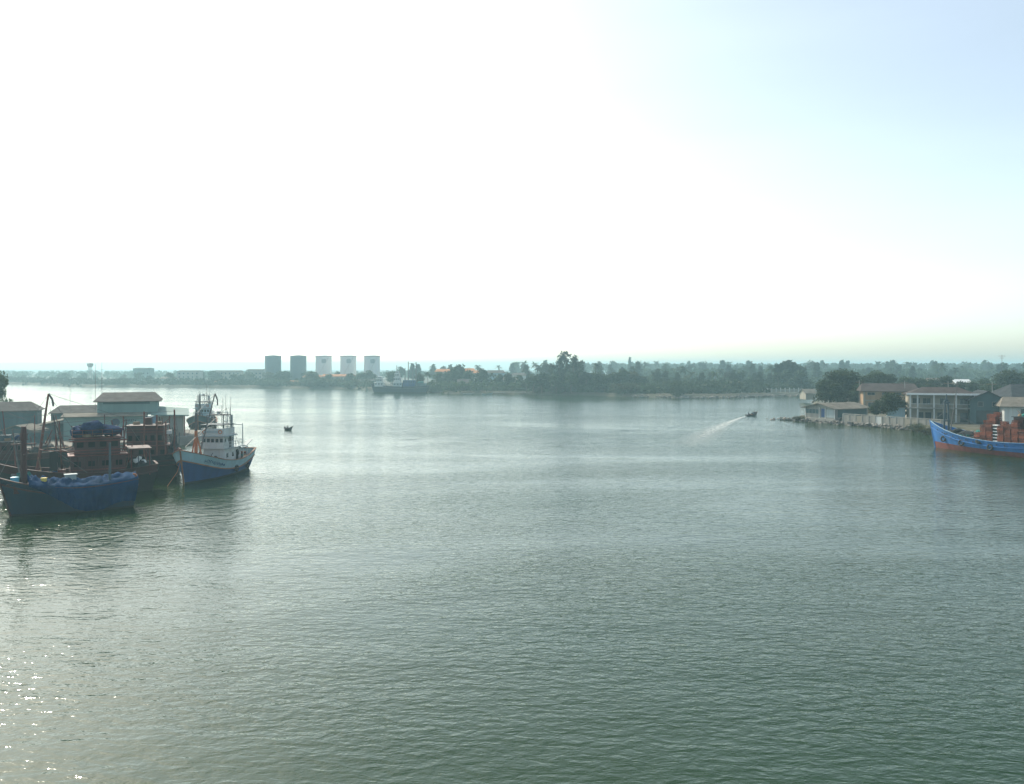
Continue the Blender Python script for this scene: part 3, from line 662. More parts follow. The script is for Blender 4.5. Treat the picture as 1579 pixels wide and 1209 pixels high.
# far shore buildings
FB = [(218,26,567,600+110,'teal_wall','grey_roof','tall boxy grey block rising above the misty trees'),
      (290,34,571,690,'concrete','grey_roof','wide grey warehouse among the misty trees'),
      (348,44,571,685,'cream','grey_roof','long pale warehouse next to the dark tanks'),
      (395,30,569,690,'concrete','grey_roof','grey shed partly hidden by the first dark tank'),
      (258,26,581,640,'white','pale_roof','low white-roofed quay shed on the misty shore'),
      (330,24,586,620,'white','orange_roof','low shed with faded red roof on the misty shore'),
      (470,52,587,596,'cream','orange_roof','long low orange-roofed shed in front of the dark tank'),
      (480,26,578,615,'cream','orange_roof','small orange-roofed house between the second and third tanks'),
      (520,50,577,610,'cream','orange_roof','broad orange-roofed hall in front of the white tanks'),
      (560,34,585,585,'teal_dark','grey_roof','dark quay shed in front of the last white tank'),
      (684,26,569,520,'cream','orange_roof','salmon-roofed house among trees nearest the ship'),
      (722,20,568,515,'cream','orange_roof','salmon-roofed house behind the tall palms'),
      (738,16,571,505,'white','orange_roof','small salmon-roofed house with white walls above the shore'),
      (764,28,571,525,'pale_blue','grey_roof','pale blue house with grey roof among the far trees'),
      (782,30,581,480,'cream','pale_roof','low pale house behind the jetty'),
      (800,22,575,520,'white','grey_roof','white house at the edge of the far grove'),
      (948,12,576,520,'white','grey_roof','small white house peeking between the trees of the far grove'),
      (715,24,585,470,'ochre','brown_roof','brown house close to the water by the moored skiffs')]
for px, w, py, Y, wl, rf, lab in FB:
    zr = gz(py, Y); zr = max(zr, 4.0)
    x0 = gx(px - w/2, Y); ww = w * Y / FPX; box = rf == 'grey_roof' and ww > 12
    t = thing('shore_building', lab, 'building', (gx(px, Y), Y, 1.6)); h = zr - 1.6
    ze = h - (.7 if box else 1.5)
    gable_walls(t, -ww/2, ww/2, 0, 9, -.1, ze, 0, wl); gable_roof(t, -ww/2, ww/2, 0, 9, ze, h, rf, .5, 'x', 1.2)
    nw = max(2, int(ww / 3.2))
    for fl in range(max(1, int(ze / 3.2))):
        for k in range(nw): window(t, -ww/2 + ww*(k+.5)/nw, 1.7 + fl*3.1 if ze > 2.6 else ze*.55, 1.2, min(1.2, ze*.4), 0)
# beach wall on the far bank
a, b = (gx(1176, 424), 424), (gx(1238, 428), 428); L = math.hypot(b[0]-a[0], b[1]-a[1])
t = thing('beach_wall', 'pale plastered wall along the far beach below the casuarinas', 'wall', (a[0], a[1], 1.2), math.atan2(b[1]-a[1], b[0]-a[0]))
for k in range(9): MB().box(k*L/9+.15, (k+1)*L/9-.15, -.1, .1, 0, 2.3 + R.uniform(-.2,.2)).build('panel', M['cream'], t); MB().box(k*L/9-.15, k*L/9+.15, -.16, .16, -.3, 2.8).build('post', M['white'], t)
# jetty on the far shore
t = thing('jetty', 'low plank jetty on stilts at the edge of the far grove', 'jetty', (gx(785, 447), 441, 0))
for k in range(14): MB().box(-9+k*1.3, -9+k*1.3+1.2, -1.2, 1.2, 1.1, 1.25).build('plank', M['concrete'], t)
for k in range(8):
    for y in (-1, 1): MB().tube((-8.5+k*2.4, y, -1), (-8.5+k*2.4, y, 1.1), .12, .12, 5).build('stilt', M['bark'], t)

# ------------------------------------------------------------------ boats
class Hull:
    def __init__(s, L, B, bow, mid, stern, bow_rake=1.6, stern_rake=1.0, stern_w=.72, low=.35, keel=-.8, fine=2.2):
        s.__dict__.update(locals())
    def sheer(s, t):
        z = s.mid
        if t > s.low: z += (s.bow - s.mid) * ((t - s.low) / (1 - s.low)) ** 2
        else: z += (s.stern - s.mid) * ((s.low - t) / s.low) ** 1.6
        return z
    def pt(s, t, z, side, off=0.0):
        sh = s.sheer(t); f = max(0, (z - s.keel) / (sh - s.keel))
        b = s.B / 2
        if t < .4: b *= s.stern_w + (1 - s.stern_w) * math.sin(math.pi/2 * t / .4)
        if t > .5: b *= max(.012, 1 - ((t - .5) / .5) ** s.fine)
        q = max(0, (t - .45) / .55); b *= (.5 + .5 * min(1.05, f) ** .6) * (1 - q * q * (1 - min(1, f)) * .75)
        x0 = -s.L/2 + s.stern_rake * max(0, 1 - f) ** 1.3; x1 = s.L/2 - s.bow_rake * (1 - f)
        return Vector((x0 + (x1 - x0) * t, side * (b + off), z))
    def strip(s, z0, z1, rows=3, n=30, off=0.0, t0=0.0, t1=1.0):
        mb = MB()
        for side in (-1, 1):
            g = [[s.pt(t0+(t1-t0)*i/n, z0(t0+(t1-t0)*i/n) + (z1(t0+(t1-t0)*i/n) - z0(t0+(t1-t0)*i/n)) * j / rows, side, off) for j in range(rows+1)] for i in range(n+1)]
            base = len(mb.v); mb.v += [tuple(p) for r in g for p in r]
            for i in range(n):
                for j in range(rows):
                    a = base + i*(rows+1) + j; q = (a, a+rows+1, a+rows+2, a+1); mb.f.append(q if side < 0 else q[::-1])
        if t0 == 0:   # transom
            for j in range(rows):
                zz = [z0(0) + (z1(0)-z0(0))*k/rows for k in (j, j+1)]
                mb.add([s.pt(0,zz[0],-1,off), s.pt(0,zz[0],1,off), s.pt(0,zz[1],1,off), s.pt(0,zz[1],-1,off)], [(0,3,2,1)])
        return mb
    def rail(s, zf, w, h, off=.04, t0=0.0, t1=1.0, n=30):
        mb = MB()
        for side in (-1, 1): mb.sweep([s.pt(t0+(t1-t0)*i/n, zf(t0+(t1-t0)*i/n), side, off) for i in range(n+1)], w, h)
        if t0 == 0: mb.sweep([s.pt(0, zf(0), -1, off) + Vector((-off,0,0)), s.pt(0, zf(0), 1, off) + Vector((-off,0,0))], w, h)
        return mb
def make_hull(root, H, bottom, side, bulwark, railm, wl, band, rail2=None, deck_drop=.85, deckm='wood'):
    zb = lambda t: wl(t); zr = band; sh = H.sheer
    H.strip(lambda t: H.keel, zb, 3).build('hull_bottom', M[bottom], root, True)
    H.strip(zb, zr, 3).build('topside', M[side], root, True)
    H.strip(zr, sh, 3).build('bulwark', M[bulwark], root, True)
    H.rail(lambda t: zr(t), .12, .16, .05).build('rub_rail', M[railm], root)
    H.rail(lambda t: sh(t) + .05, .24, .1, -.04).build('gunwale', M[railm], root)
    if rail2: H.rail(rail2, .1, .12, .04).build('rub_rail', M[railm], root)
    n = 30; mb = MB(); inn = MB()
    for i in range(n):
        t0, t1 = i/n, (i+1)/n
        def dz(t): return sh(t) - deck_drop
        a, b, c, d = H.pt(t0, dz(t0), -1, -.1), H.pt(t1, dz(t1), -1, -.1), H.pt(t1, dz(t1), 1, -.1), H.pt(t0, dz(t0), 1, -.1)
        if b.y > -.05: b.y = -.05; c.y = .05
        mb.add([a, b, c, d], [(0,1,2,3)])
        for sgn in (-1, 1):
            p0, p1 = H.pt(t0, sh(t0)-.02, sgn, -.1), H.pt(t1, sh(t1)-.02, sgn, -.1); q0, q1 = H.pt(t0, dz(t0), sgn, -.1), H.pt(t1, dz(t1), sgn, -.1)
            if p1.y * sgn < .02: p1.y = q1.y = .02*sgn
            inn.add([p0, p1, q1, q0], [(0,1,2,3)])
    mb.build('deck', M[deckm], root); inn.build('inner_bulwark', M['red_paint' if railm == 'rail' else railm], root)
    st = MB(); zs = [H.keel + (sh(1) + .25 - H.keel) * k / 8 for k in range(9)]
    st.path([H.pt(1, z, 1) * 1 for z in zs], .11, 6); st.build('stem_post', M[railm], root)
def cabin(root, x0, x1, w, z0, z1, m, roof=None, front=0, side=0, wz=None, ww=.5, wh=.5, over=.25, name='wheelhouse', back=0):
    o = MB().box(x0, x1, -w/2, w/2, z0, z1).build(name, M[m], root)
    if roof: MB().box(x0-over, x1+over, -w/2-over, w/2+over, z1, z1+.1).build('cabin_roof', M[roof], root)
    wz = wz or (z1 - .55); gm = M['opening' if m == 'maroon' else 'glass']
    for k in range(front):
        y = -w/2 + w*(k+.5)/front; MB().box(x1, x1+.03, y-ww/2, y+ww/2, wz-wh/2, wz+wh/2).build('window', gm, o)
    for k in range(back):
        y = -w/2 + w*(k+.5)/back; MB().box(x0-.03, x0, y-ww/2, y+ww/2, wz-wh/2, wz+wh/2).build('window', gm, o)
    for k in range(side):
        x = x0 + (x1-x0)*(k+.5)/side
        for s in (-1, 1):
            y = s*w/2; MB().box(x-ww/2, x+ww/2, min(y, y+.03*s), max(y, y+.03*s), wz-wh/2, wz+wh/2).build('window', gm, o)
    return o
def railing(root, x0, x1, w, z0, h, m, n=5, name='railing', mids=2):
    mb = MB(); c = [(x0,-w/2),(x1,-w/2),(x1,w/2),(x0,w/2)]
    for (ax, ay), (bx, by) in zip(c, c[1:] + c[:1]):
        for k in range(n): mb.tube((ax+(bx-ax)*k/n, ay+(by-ay)*k/n, z0), (ax+(bx-ax)*k/n, ay+(by-ay)*k/n, z0+h), .03, .03, 5)
        for k in range(mids): mb.tube((ax,ay,z0+h*(k+1)/mids), (bx,by,z0+h*(k+1)/mids), .028, .028, 5)
    return mb.build(name, M[m], root)
def ladder(root, x, y, z0, z1, w, m, name='ladder'):
    mb = MB(); mb.tube((x,y-w/2,z0),(x,y-w/2,z1),.045,.045,5); mb.tube((x,y+w/2,z0),(x,y+w/2,z1),.045,.045,5)
    n = int((z1-z0)/.5)
    for k in range(1, n): mb.tube((x,y-w/2,z0+k*.5),(x,y+w/2,z0+k*.5),.035,.035,5)
    return mb.build(name, M[m], root)
def pole(root, p0, p1, r0, r1, m, name='mast', n=8): return MB().tube(p0, p1, r0, r1, n).build(name, M[m], root)
def tyre(root, c, ax, Rr=.42): return MB().ring(c, ax, Rr, .15, 16, 7).build('tyre_fender', M['rubber'], root, True)
def heap(root, pts, m, name, seed=1):
    mb = MB(); 
    for i, (x, y, z, rx, ry, rz) in enumerate(pts): mb.blob((x,y,z), rx, ry, rz, .35, seed+i, 14, 9)
    return mb.build(name, M[m], root, True)
def place(root, centre, heading_deg):
    """heading: compass angle of the bow, 0 = away from the bridge, 90 = to the right"""
    root.location = (centre[0], centre[1], 0); root.rotation_euler = (0, 0, math.radians(90 - heading_deg))
def drape(root, H, ta, tb, drop, side, m, name, over=.25, seed=0, inner=1.2):
    """tarpaulin hung over the gunwale: follows the hull side with sagging folds"""
    n, rows = 30, 9; mb = MB(); g = []
    for i in range(n+1):
        t = ta + (tb-ta)*i/n; col = []; sh = H.sheer(t); dr = drop(i/n)
        e = H.pt(t, sh + .12, side, .06)
        for j in range(3):   # inboard part
            col.append(Vector((e.x, e.y - side*inner*(1 - j/3), e.z + .35*(1-j/3) + .12*noise.noise(Vector((i*.4, j*.9, seed))))))
        for j in range(rows):
            z = sh + .12 - dr*j/(rows-1); p = H.pt(t, max(.1, z), side, .1 + .10*math.sin(i*1.7+seed)*(j/rows) + .09*noise.noise(Vector((i*.35, j*.5, seed+5)))); col.append(p)
        g.append(col)
    R_ = len(g[0]); mb.v = [tuple(p) for c in g for p in c]
    for i in range(n):
        for j in range(R_-1): mb.f.append((i*R_+j, (i+1)*R_+j, (i+1)*R_+j+1, i*R_+j+1))
    return mb.build(name, M[m], root, True)

def clutter(root, x0, x1, w, z, seed, n=16, tall=2.2, dark=True):
    """fishing gear left about the deck: drums, boxes, rope coils, leaning poles, folded nets, each its own part"""
    r = random.Random(seed); gp = 'slate' if dark else 'grey_paint'
    for i in range(n):
        x, y = r.uniform(x0, x1), r.uniform(-w/2, w/2); k = r.random()
        if k < .22:
            h = r.uniform(.7, 1.0); MB().tube((x,y,z),(x,y,z+h),.3,.3,10).ring((x,y,z+h*.5),(0,0,1),.3,.025,10,4).build('drum', M[r.choice(['blue_hull','rust_steel','steel','net_green'])], root)
        elif k < .45:
            a, b, h = r.uniform(.3,.7), r.uniform(.25,.5), r.uniform(.3,.9); MB().box(x-a,x+a,y-b,y+b,z,z+h).box(x-a-.04,x+a+.04,y-b-.04,y+b+.04,z+h,z+h+.06).build('gear_box', M[r.choice(['maroon','wood','red_paint',gp,'maroon'])], root)
        elif k < .6:
            MB().ring((x,y,z+.12),(0,0,1),.38,.11,12,5).ring((x,y,z+.3),(0,0,1),.34,.1,12,5).build('rope_coil', M['rope'], root)
        elif k < .85:
            e = (x+r.uniform(-1.2,1.2), y+r.uniform(-.5,.5), z+r.uniform(.8,1)*tall); MB().tube((x,y,z), e, .06, .045, 6).build('pole', M[r.choice(['rust_steel','wood','steel',gp])], root)
        else:
            MB().blob((x,y,z+.2), r.uniform(.4,.9), r.uniform(.3,.7), r.uniform(.3,.6), .5, seed+i, 14, 9).build('folded_net', M[r.choice(['net_dark','net_blue','net_green','rope'])], root, True)
def booms(root, x0, x1, w, z, seed, n):
    """derricks, outriggers and stays left raised over the deck"""
    r = random.Random(seed); tops = []
    for i in range(n):
        x, y = r.uniform(x0, x1), r.uniform(-w/2, w/2); h = r.uniform(3.2, 6.4); e = (x + r.uniform(-1.8, 1.8), y + r.uniform(-.6, .6), z + h); tops.append(e)
        MB().tube((x, y, z), e, .1, .06, 6).build('boom', M[r.choice(['rust_steel', 'maroon', 'steel', 'red_paint'])], root)
    for a_, b_ in zip(tops[:-1], tops[1:]): MB().tube(a_, b_, .025, .025, 4).build('stay', M['steel'], root)
# --- white and blue trawler, bow towards the bridge
def trawler(name, label, hullcols, house, ctr, head, lettering=True, boom=True, mastm='orange_paint'):
    T = thing(name, label, 'fishing boat')
    H = Hull(18.6, 5.9, 4.4, 2.05, 2.9, 1.2, 1.4, .75, .36, fine=4.6)
    make_hull(T, H, hullcols[0], hullcols[1], hullcols[2], 'rail', lambda t: .22, lambda t: H.sheer(t) - (.95 + .35*t))
    # house aft of midships
    cabin(T, -5.6, -.2, 3.0, 1.2, 3.7, house, None, 0, 3, 2.7, .55, .6, name='deckhouse')
    cabin(T, -3.2, .2, 3.1, 3.7, 5.5, house, 'white', 5, 3, 4.85, .42, .5, .3)
    MB().box(-3.2, .3, -1.6, -1.52, 5.62, 6.5).box(-3.2, .3, 1.52, 1.6, 5.62, 6.5).box(.22, .3, -1.52, 1.52, 5.62, 6.5).build('flying_bridge', M[house], T)
    MB().box(.3, .36, -.9, .9, 5.9, 6.2).build('name_board', M['grey_paint'], T)
    MB().box(-3.4, .6, -2.0, 2.0, 5.38, 5.48).build('visor', M['grey_paint'], T)
    MB().box(-7.2, -5.0, -1.9, 1.9, 3.3, 3.42).build('aft_canopy', M['grey_paint'], T)
    for y in (-1.8, 1.8):
        for x in (-7.1, -5.7): pole(T, (x, y, 1.2), (x, y, 3.3), .06, .06, 'white', 'canopy_post', 6)
    railing(T, -3.1, .2, 3.0, 6.5, .45, 'steel', 4, 'bridge_rail', 1)
    mb = MB()
    for y in (-1.2, 1.2):
        for x in (-2.9, -.6): mb.tube((x,y,6.5),(x,y,8.3),.06,.06,5)
        mb.tube((-2.9,y,8.3),(-.6,y,8.3),.06,.06,5)
    for x in (-2.9,-1.7,-.6): mb.tube((x,-1.2,8.3),(x,1.2,8.3),.05,.05,5)
    mb.tube((-2.9,1.2,7.4),(-.6,1.2,7.4),.045,.045,5).tube((-2.9,-1.2,7.4),(-.6,-1.2,7.4),.045,.045,5)
    mb.build('awning_frame', M['steel'], T)
    ladder(T, -2.6, .9, 5.6, 9.3, .6, 'grey_paint', 'ladder_mast')
    pole(T, (-3.4, 1.1, 3.7), (-3.4, 1.1, 8.2), .17, .15, 'grey_paint', 'exhaust_stack', 10)
    for x, y, z in ((-2.6,.6,11.2),(-2.4,1.4,10.8),(-1.2,-.9,10.4),(-3.0,-.2,9.6),(-1.0,.9,10.6)): pole(T, (x,y,6.5), (x,y,z), .04, .02, 'steel', 'antenna', 5)
    MB().tube((-1.7,0,8.3),(-1.7,0,8.8),.25,.3,10).build('radar', M['white'], T)
    # foredeck: mast, winch, hatch, tarp
    pole(T, (5.0, 0, 2.2), (5.0, 0, 6.6), .24, .20, mastm, 'foremast')
    pole(T, (5.0, 0, 6.6), (5.0, 0, 9.0), .19, .13, 'steel', 'mast_head')
    mb = MB().tube((4.7,-.9,2.3),(5.0,-.1,6.0),.1,.08,6).tube((4.7,.9,2.3),(5.0,.1,6.0),.1,.08,6); mb.build('mast_stay', M[mastm], T)
    if boom:
        pole(T, (4.6, .2, 3.2), (1.6, 1.0, 11.4), .13, .07, 'steel', 'boom')
        MB().path([(1.6,1.0,11.4),(1.3,1.2,10.5),(1.5,1.3,9.8)], .09, 6).build('boom_block', M['steel'], T)
        MB().tube((5,0,8.8),(1.6,1.0,11.3),.03,.03,4).tube((5,0,8.8),(-2.6,.7,8.6),.03,.03,4).build('rigging', M['steel'], T)
    MB().box(2.2, 3.8, -.9, .9, 1.6, 2.5).tube((4.1,-.8,2.5),(4.1,.8,2.5),.35,.35,10).build('winch', M['rust_steel'], T)
    heap(T, [(.9,-.6,2.0,1.0,1.0,.7),(1.1,.7,1.9,.9,.8,.8),(1.8,0,1.9,.8,1.2,.6)], 'net_dark', 'net_pile', 3)
    heap(T, [(5.8,.3,2.9,.6,.5,.5),(6.2,-.3,3.1,.5,.4,.4)], 'orange_paint', 'buoy_pile', 8)
    mb = MB().box(-7.6,-6.2,-.9,-.8,1.2,2.6).box(-7.6,-6.2,.8,.9,1.2,2.6); mb.tube((-7.0,-1.6,2.5),(-7.0,1.6,2.5),.2,.2,10); mb.build('stern_gallows', M['rust_steel'], T)
    MB().add([(-6.9,1.0,3.45),(-8.9,1.3,4.2),(-8.9,1.9,4.2),(-6.9,1.8,3.45),(-6.9,1.0,3.55),(-8.9,1.3,4.3),(-8.9,1.9,4.3),(-6.9,1.8,3.55)],[(0,1,2,3),(4,7,6,5),(0,4,5,1),(1,5,6,2),(2,6,7,3),(3,7,4,0)]).build('stern_ramp', M['grey_paint'], T)
    if lettering:
        r = random.Random(2)
        for side in (1, -1):
            mb = MB()
            for i in range(15):
                t0 = .86 - i*.016
                for k in range(3):
                    ta, tb = t0 + r.uniform(-.006,.006), t0 + r.uniform(-.006,.006); za, zb_ = r.uniform(-.62,-.4), r.uniform(-.95,-.72)
                    if k == 2: zb_ = za = r.uniform(-.9,-.45); tb = ta - .01
                    a, b = H.pt(ta, H.sheer(ta)+za, side, .025), H.pt(tb, H.sheer(tb)+zb_, side, .025)
                    d = (b-a); q = Vector((d.z, 0, -d.x)); q = q.normalized()*.045 if q.length > 1e-4 else Vector((0,0,.045))
                    mb.add([a-q, b-q, b+q, a+q], [(0,1,2,3)])
            mb.build('painted_name', M['blue_hull'], T)
    for t in (.18, .42): p = H.pt(t, .9, 1, .15); tyre(T, p, (0,1,.1), .38)
    MB().path([H.pt(1, 3.4, 1) + Vector((-.1,0,0)), Vector((8.8,-.6,1.6)), Vector((10.0,-1.4,-.2))], .035, 5).build('mooring_rope', M['orange_paint'], T)
    clutter(T, .6, 6.0, 2.8, 2.0, 141, 12, 1.4); clutter(T, -7.6, -6, 3.0, 1.6, 142, 8, 1.6)
    railing(T, -5.6, -.1, 3.9, 3.72, .9, 'white', 6, 'walkway_rail', 2); MB().box(-5.7, -.0, -2.0, 2.0, 3.66, 3.72).build('walkway', M['grey_paint'], T)
    MB().box(-2.2, -1.6, 1.5, 1.58, 3.75, 5.3).build('door', M['opening'], T); MB().box(-4.6, -3.9, 1.5, 1.56, 1.4, 3.2).build('door', M['opening'], T)
    for y in (-1.2, 1.2): MB().ring((.34, y*.95, 6.05), (1,0,0), .24, .06, 12, 5).build('life_ring', M['orange_paint'], T)
    MB().box(-3.3, .45, -1.75, 1.75, 6.98, 7.04).build('sun_awning', M['slate'], T)
    for x, y, z in ((-6.4,-1.4,6.8),(-6.4,1.4,6.8),(-4.4,0,8.6)): pole(T, (x,y,3.4), (x,y,z), .08, .06, 'grey_paint', 'lamp_mast', 6)
    MB().tube((-6.4,-1.4,6.6),(-6.4,1.4,6.6),.06,.06,5).build('lamp_bar', M['grey_paint'], T)
    for a_, b_ in (((-4.4,0,8.5),(-8.6,0,3.1)), ((-2.6,.7,9.2),(7.9,0,4.7)), ((5,0,8.9),(8.2,0,4.9)), ((-4.4,0,8.5),(-2.6,.7,9.2))): MB().tube(a_, b_, .03, .03, 4).build('stay', M['steel'], T)
    place(T, ctr, head); return T
trawler('white_trawler', 'blue and white trawler with white wheelhouse moored at the outer end of the quay', ('black_hull', 'blue_hull', 'pale_blue'), 'white', (-41.3, 111.2), 185)
trawler('grey_trawler', 'blue-grey trawler lying beyond the blue and white trawler', ('black_hull', 'black_hull', 'teal_dark'), 'pale_blue', (-71.6, 186), 165, False, False, 'slate')

# --- dark blue boat under tarpaulins, broadside
T = thing('tarpaulin_boat', 'dark blue boat draped in blue tarpaulins, outermost of the left moored boats', 'fishing boat')
H = Hull(12.6, 4.4, 3.9, 2.6, 3.0, 1.3, .6, .8, .4)
make_hull(T, H, 'black_hull', 'navy_hull', 'navy_hull', 'maroon', lambda t: .2, lambda t: H.sheer(t) - .6)
def deck_tarp(ta, tb, seed, lift, drop, u0=0.0):
    """sheet thrown over the deck load and hung down over both gunwales"""
    n, mrow = 36, 26; mb = MB()
    for i in range(n+1):
        t = ta + (tb-ta)*i/n; sh = H.sheer(t); e = H.pt(t, sh, 1).y + .06; dr = drop(i/n)
        for j in range(mrow+1):
            v = 2*j/mrow - 1; q = Vector((i*.22, j*.28, seed))
            if abs(v) < .62:
                w = v/.62; z = sh + .16 + lift*(1-abs(w)**2.2)*(1+1.3*noise.noise(q)) + .16*abs(noise.noise(q*1.8)) - .05; p = H.pt(t, sh, 1); mb.v.append((p.x, e*w, z))
            else:
                k = (abs(v)-.62)/.38; z = max(.12, sh + .16 - dr*k); sg = 1 if v > 0 else -1
                p = H.pt(t, min(z, sh), sg, .17 + .09*k*math.sin(i*1.3+seed) + .14*abs(noise.noise(q*1.6))); mb.v.append((p.x, p.y, z))
    for i in range(n):
        for j in range(mrow): a = i*(mrow+1)+j; mb.f.append((a, a+mrow+1, a+mrow+2, a+1))
    return mb.build('tarpaulin', M['tarp'], T, True)
deck_tarp(.0, .50, 2, .45, lambda u: 2.5 - .3*math.sin(u*7))
deck_tarp(.49, .80, 9, .5, lambda u: 2.1*(1-u)**1.3 + .3)
pole(T, (4.1, 0, 2.4), (4.1, 0, 7.6), .34, .26, 'maroon', 'mast'); pole(T, (4.1,0,7.6), (4.1,0,9.0), .36, .22, 'maroon', 'mast_head')
MB().tube((4.1,-1.5,6.2),(4.1,1.5,6.2),.08,.08,6).build('crosstree', M['maroon'], T); MB().tube((3.0,0,7.2),(5.2,0,7.2),.07,.07,6).build('crosstree', M['maroon'], T)
for a_, b_ in (((4.1,0,8.7),(6.2,0,4.1)), ((4.1,0,8.7),(-1.5,1.2,4.0))): MB().tube(a_, b_, .03, .03, 4).build('rigging', M['steel'], T)
MB().box(3.2, 5.0, -.8, .8, 2.3, 3.2).build('mast_step', M['maroon'], T)
MB().box(4.6, 5.6, -.7, .7, 3.2, 3.3).build('fore_platform', M['maroon'], T)
MB().tube((2.4,.9,3.3),(2.4,.9,3.75),.26,.3,12).build('bucket', M['lamp_yellow'], T)
MB().box(-.6,.4,-.4,.3,3.2,3.75).box(-.7,.5,-.5,.4,3.75,3.85).build('fish_box', M['grey_paint'], T)
pole(T, (-3.6, 1.3, 2.4), (-3.6, 1.3, 7.0), .13, .10, 'slate', 'lamp_post')
MB().path([(-6.0,1.5,3.0),(-6.1,1.6,3.5),(-5.8,1.6,3.6)],.1,6).build('bollard', M['orange_paint'], T)
place(T, (-46.1, 83.8), 180+55)
o = MB().tube((0,0,0),(0,0,.95),.42,.38,14).tube((0,0,.95),(0,0,1.0),.4,.2,14).build('water_drum', M['tarp_cyan']); o.location = (-50.1, 81.0, 2.95); tag(o, 'cyan plastic drum on the fore deck of the tarpaulin boat', 'drum')

# --- red boat inside it, with tall slatted deckhouse and nets
T = thing('red_net_boat', 'dark red boat with tall slatted deckhouse and blue nets behind the tarpaulin boat', 'fishing boat')
H = Hull(17, 5.0, 4.2, 2.6, 3.2, 1.5, .8, .8, .38)
make_hull(T, H, 'black_hull', 'black_hull', 'maroon', 'maroon', lambda t: .2, lambda t: H.sheer(t) - .8)
cabin(T, -5.0, .8, 3.6, 1.8, 4.6, 'maroon', 'red_paint', 3, 4, 3.7, .7, .6, name='deckhouse')
cabin(T, -4.4, .4, 3.2, 4.7, 6.6, 'maroon', 'red_paint', 3, 4, 5.9, .7, .6)
for z in (4.95, 5.3, 6.35, 2.2, 2.6, 3.0): MB().box(-5.1, .9, -1.9, -1.82, z-.06, z+.06).build('slat', M['red_paint'], T); MB().box(-5.1, .9, 1.82, 1.9, z-.06, z+.06).build('slat', M['red_paint'], T)
railing(T, -4.6, .6, 3.4, 6.7, .9, 'red_paint', 5, 'roof_rail')
heap(T, [(-3.4,0,7.4,1.2,1.6,.7),(-1.6,.2,7.7,1.4,1.6,.8),(-.2,-.2,7.3,1.0,1.4,.6)], 'net_blue', 'net_pile', 12)
heap(T, [(-6.4,.4,2.9,1.2,1.5,.8),(-7.4,-.2,3.0,.9,1.2,.6)], 'net_dark', 'net_pile', 15)
heap(T, [(-6.2,1.0,3.7,.35,.3,.25),(-7.0,.8,3.5,.3,.3,.25),(-6.6,.1,3.9,.3,.35,.2)], 'foam_box', 'float_pile', 20)
pole(T, (4.2, 0, 2.4), (3.0, -.3, 11.9), .2, .1, 'rust_steel', 'derrick')
MB().path([(3.0,-.3,11.9),(2.6,-.3,11.2),(2.5,-.3,10.4)],.12,6).build('derrick_head', M['steel'], T)
MB().tube((3.0,-.3,11.8),(.4,0,7.5),.03,.03,4).tube((3.0,-.3,11.8),(7.6,0,4.3),.03,.03,4).tube((3.0,-.3,11.8),(2.0,.8,3.0),.025,.025,4).build('rigging', M['steel'], T)
MB().box(2.0,2.9,-.7,.7,2.0,5.2).build('engine_vent', M['black_hull'], T)
MB().tube((-.2,1.9,5.1),(3.4,2.0,5.5),.07,.07,6).tube((3.4,2.0,5.5),(3.9,1.4,5.6),.06,.06,6).build('outrigger', M['rust_steel'], T)
clutter(T, 1.2, 6.5, 3.4, 2.2, 101, 24, 2.6); clutter(T, -8.0, -5.4, 3.4, 2.0, 102, 18, 2.6); booms(T, -6, 7, 3.6, 2.4, 201, 9); clutter(T, -4.4, .2, 2.6, 6.75, 103, 12, 1.6)
for x in (-7.6, -5.6): 
    for y in (-1.9, 1.9): pole(T, (x,y,2.0), (x,y,5.2), .07, .07, 'red_paint', 'awning_post', 6)
MB().box(-7.8,-5.3,-2.1,2.1,5.2,5.27).build('awning', M['maroon'], T)
for x, z in ((1.6, 8.6), (6.2, 7.4), (-5.2, 9.0)): pole(T, (x,-.8,2.2), (x+.3,-.8,z), .1, .06, 'rust_steel', 'mast')
for a_, b_ in (((-5.0,-.8,8.8),(1.8,-.8,8.4)), ((1.8,-.8,8.4),(6.4,-.8,7.2)), ((6.4,-.8,7.2),(8.3,0,4.4)), ((-5.0,-.8,8.8),(-8.2,0,3.4)), ((2.8,-.3,11.8),(-5.0,-.8,8.8))): MB().tube(a_, b_, .03, .03, 4).build('stay', M['steel'], T)
for k in range(9): pole(T, (-4.9+k*.7, 1.86, 1.9), (-4.9+k*.7, 1.86, 4.6), .05, .05, 'maroon', 'stanchion', 5)
place(T, (-51.3, 95.0), 180+60)

# --- dark red boat with boxy wheelhouse between it and the trawler
T = thing('maroon_boat', 'maroon boat with boxy wheelhouse and black hull next to the blue and white trawler', 'fishing boat')
H = Hull(15.5, 4.8, 4.0, 2.9, 3.2, 1.5, .7, .85, .4)
make_hull(T, H, 'black_hull', 'black_hull', 'black_hull', 'maroon', lambda t: .2, lambda t: H.sheer(t) - .75, lambda t: H.sheer(t) - 1.4)
cabin(T, -6.2, -.8, 3.4, 2.1, 4.3, 'maroon', 'red_paint', 3, 4, 3.5, .6, .6, name='deckhouse')
cabin(T, -5.6, -1.0, 3.2, 4.4, 7.0, 'maroon', 'maroon', 4, 5, 5.4, .5, .7)
for z in (4.9, 6.2, 6.6): MB().box(-5.65, -.95, -1.68, -1.61, z-.05, z+.05).build('slat', M['red_paint'], T); MB().box(-5.65, -.95, 1.61, 1.68, z-.05, z+.05).build('slat', M['red_paint'], T)
for x, y, z in ((-3.2,1.75,9.0),(-4.8,1.8,8.5),(-7.0,1.6,9.2),(-5.9,1.75,7.6)): pole(T, (x,y,2.2), (x,y,z), .13, .11, 'rust_steel', 'mast')
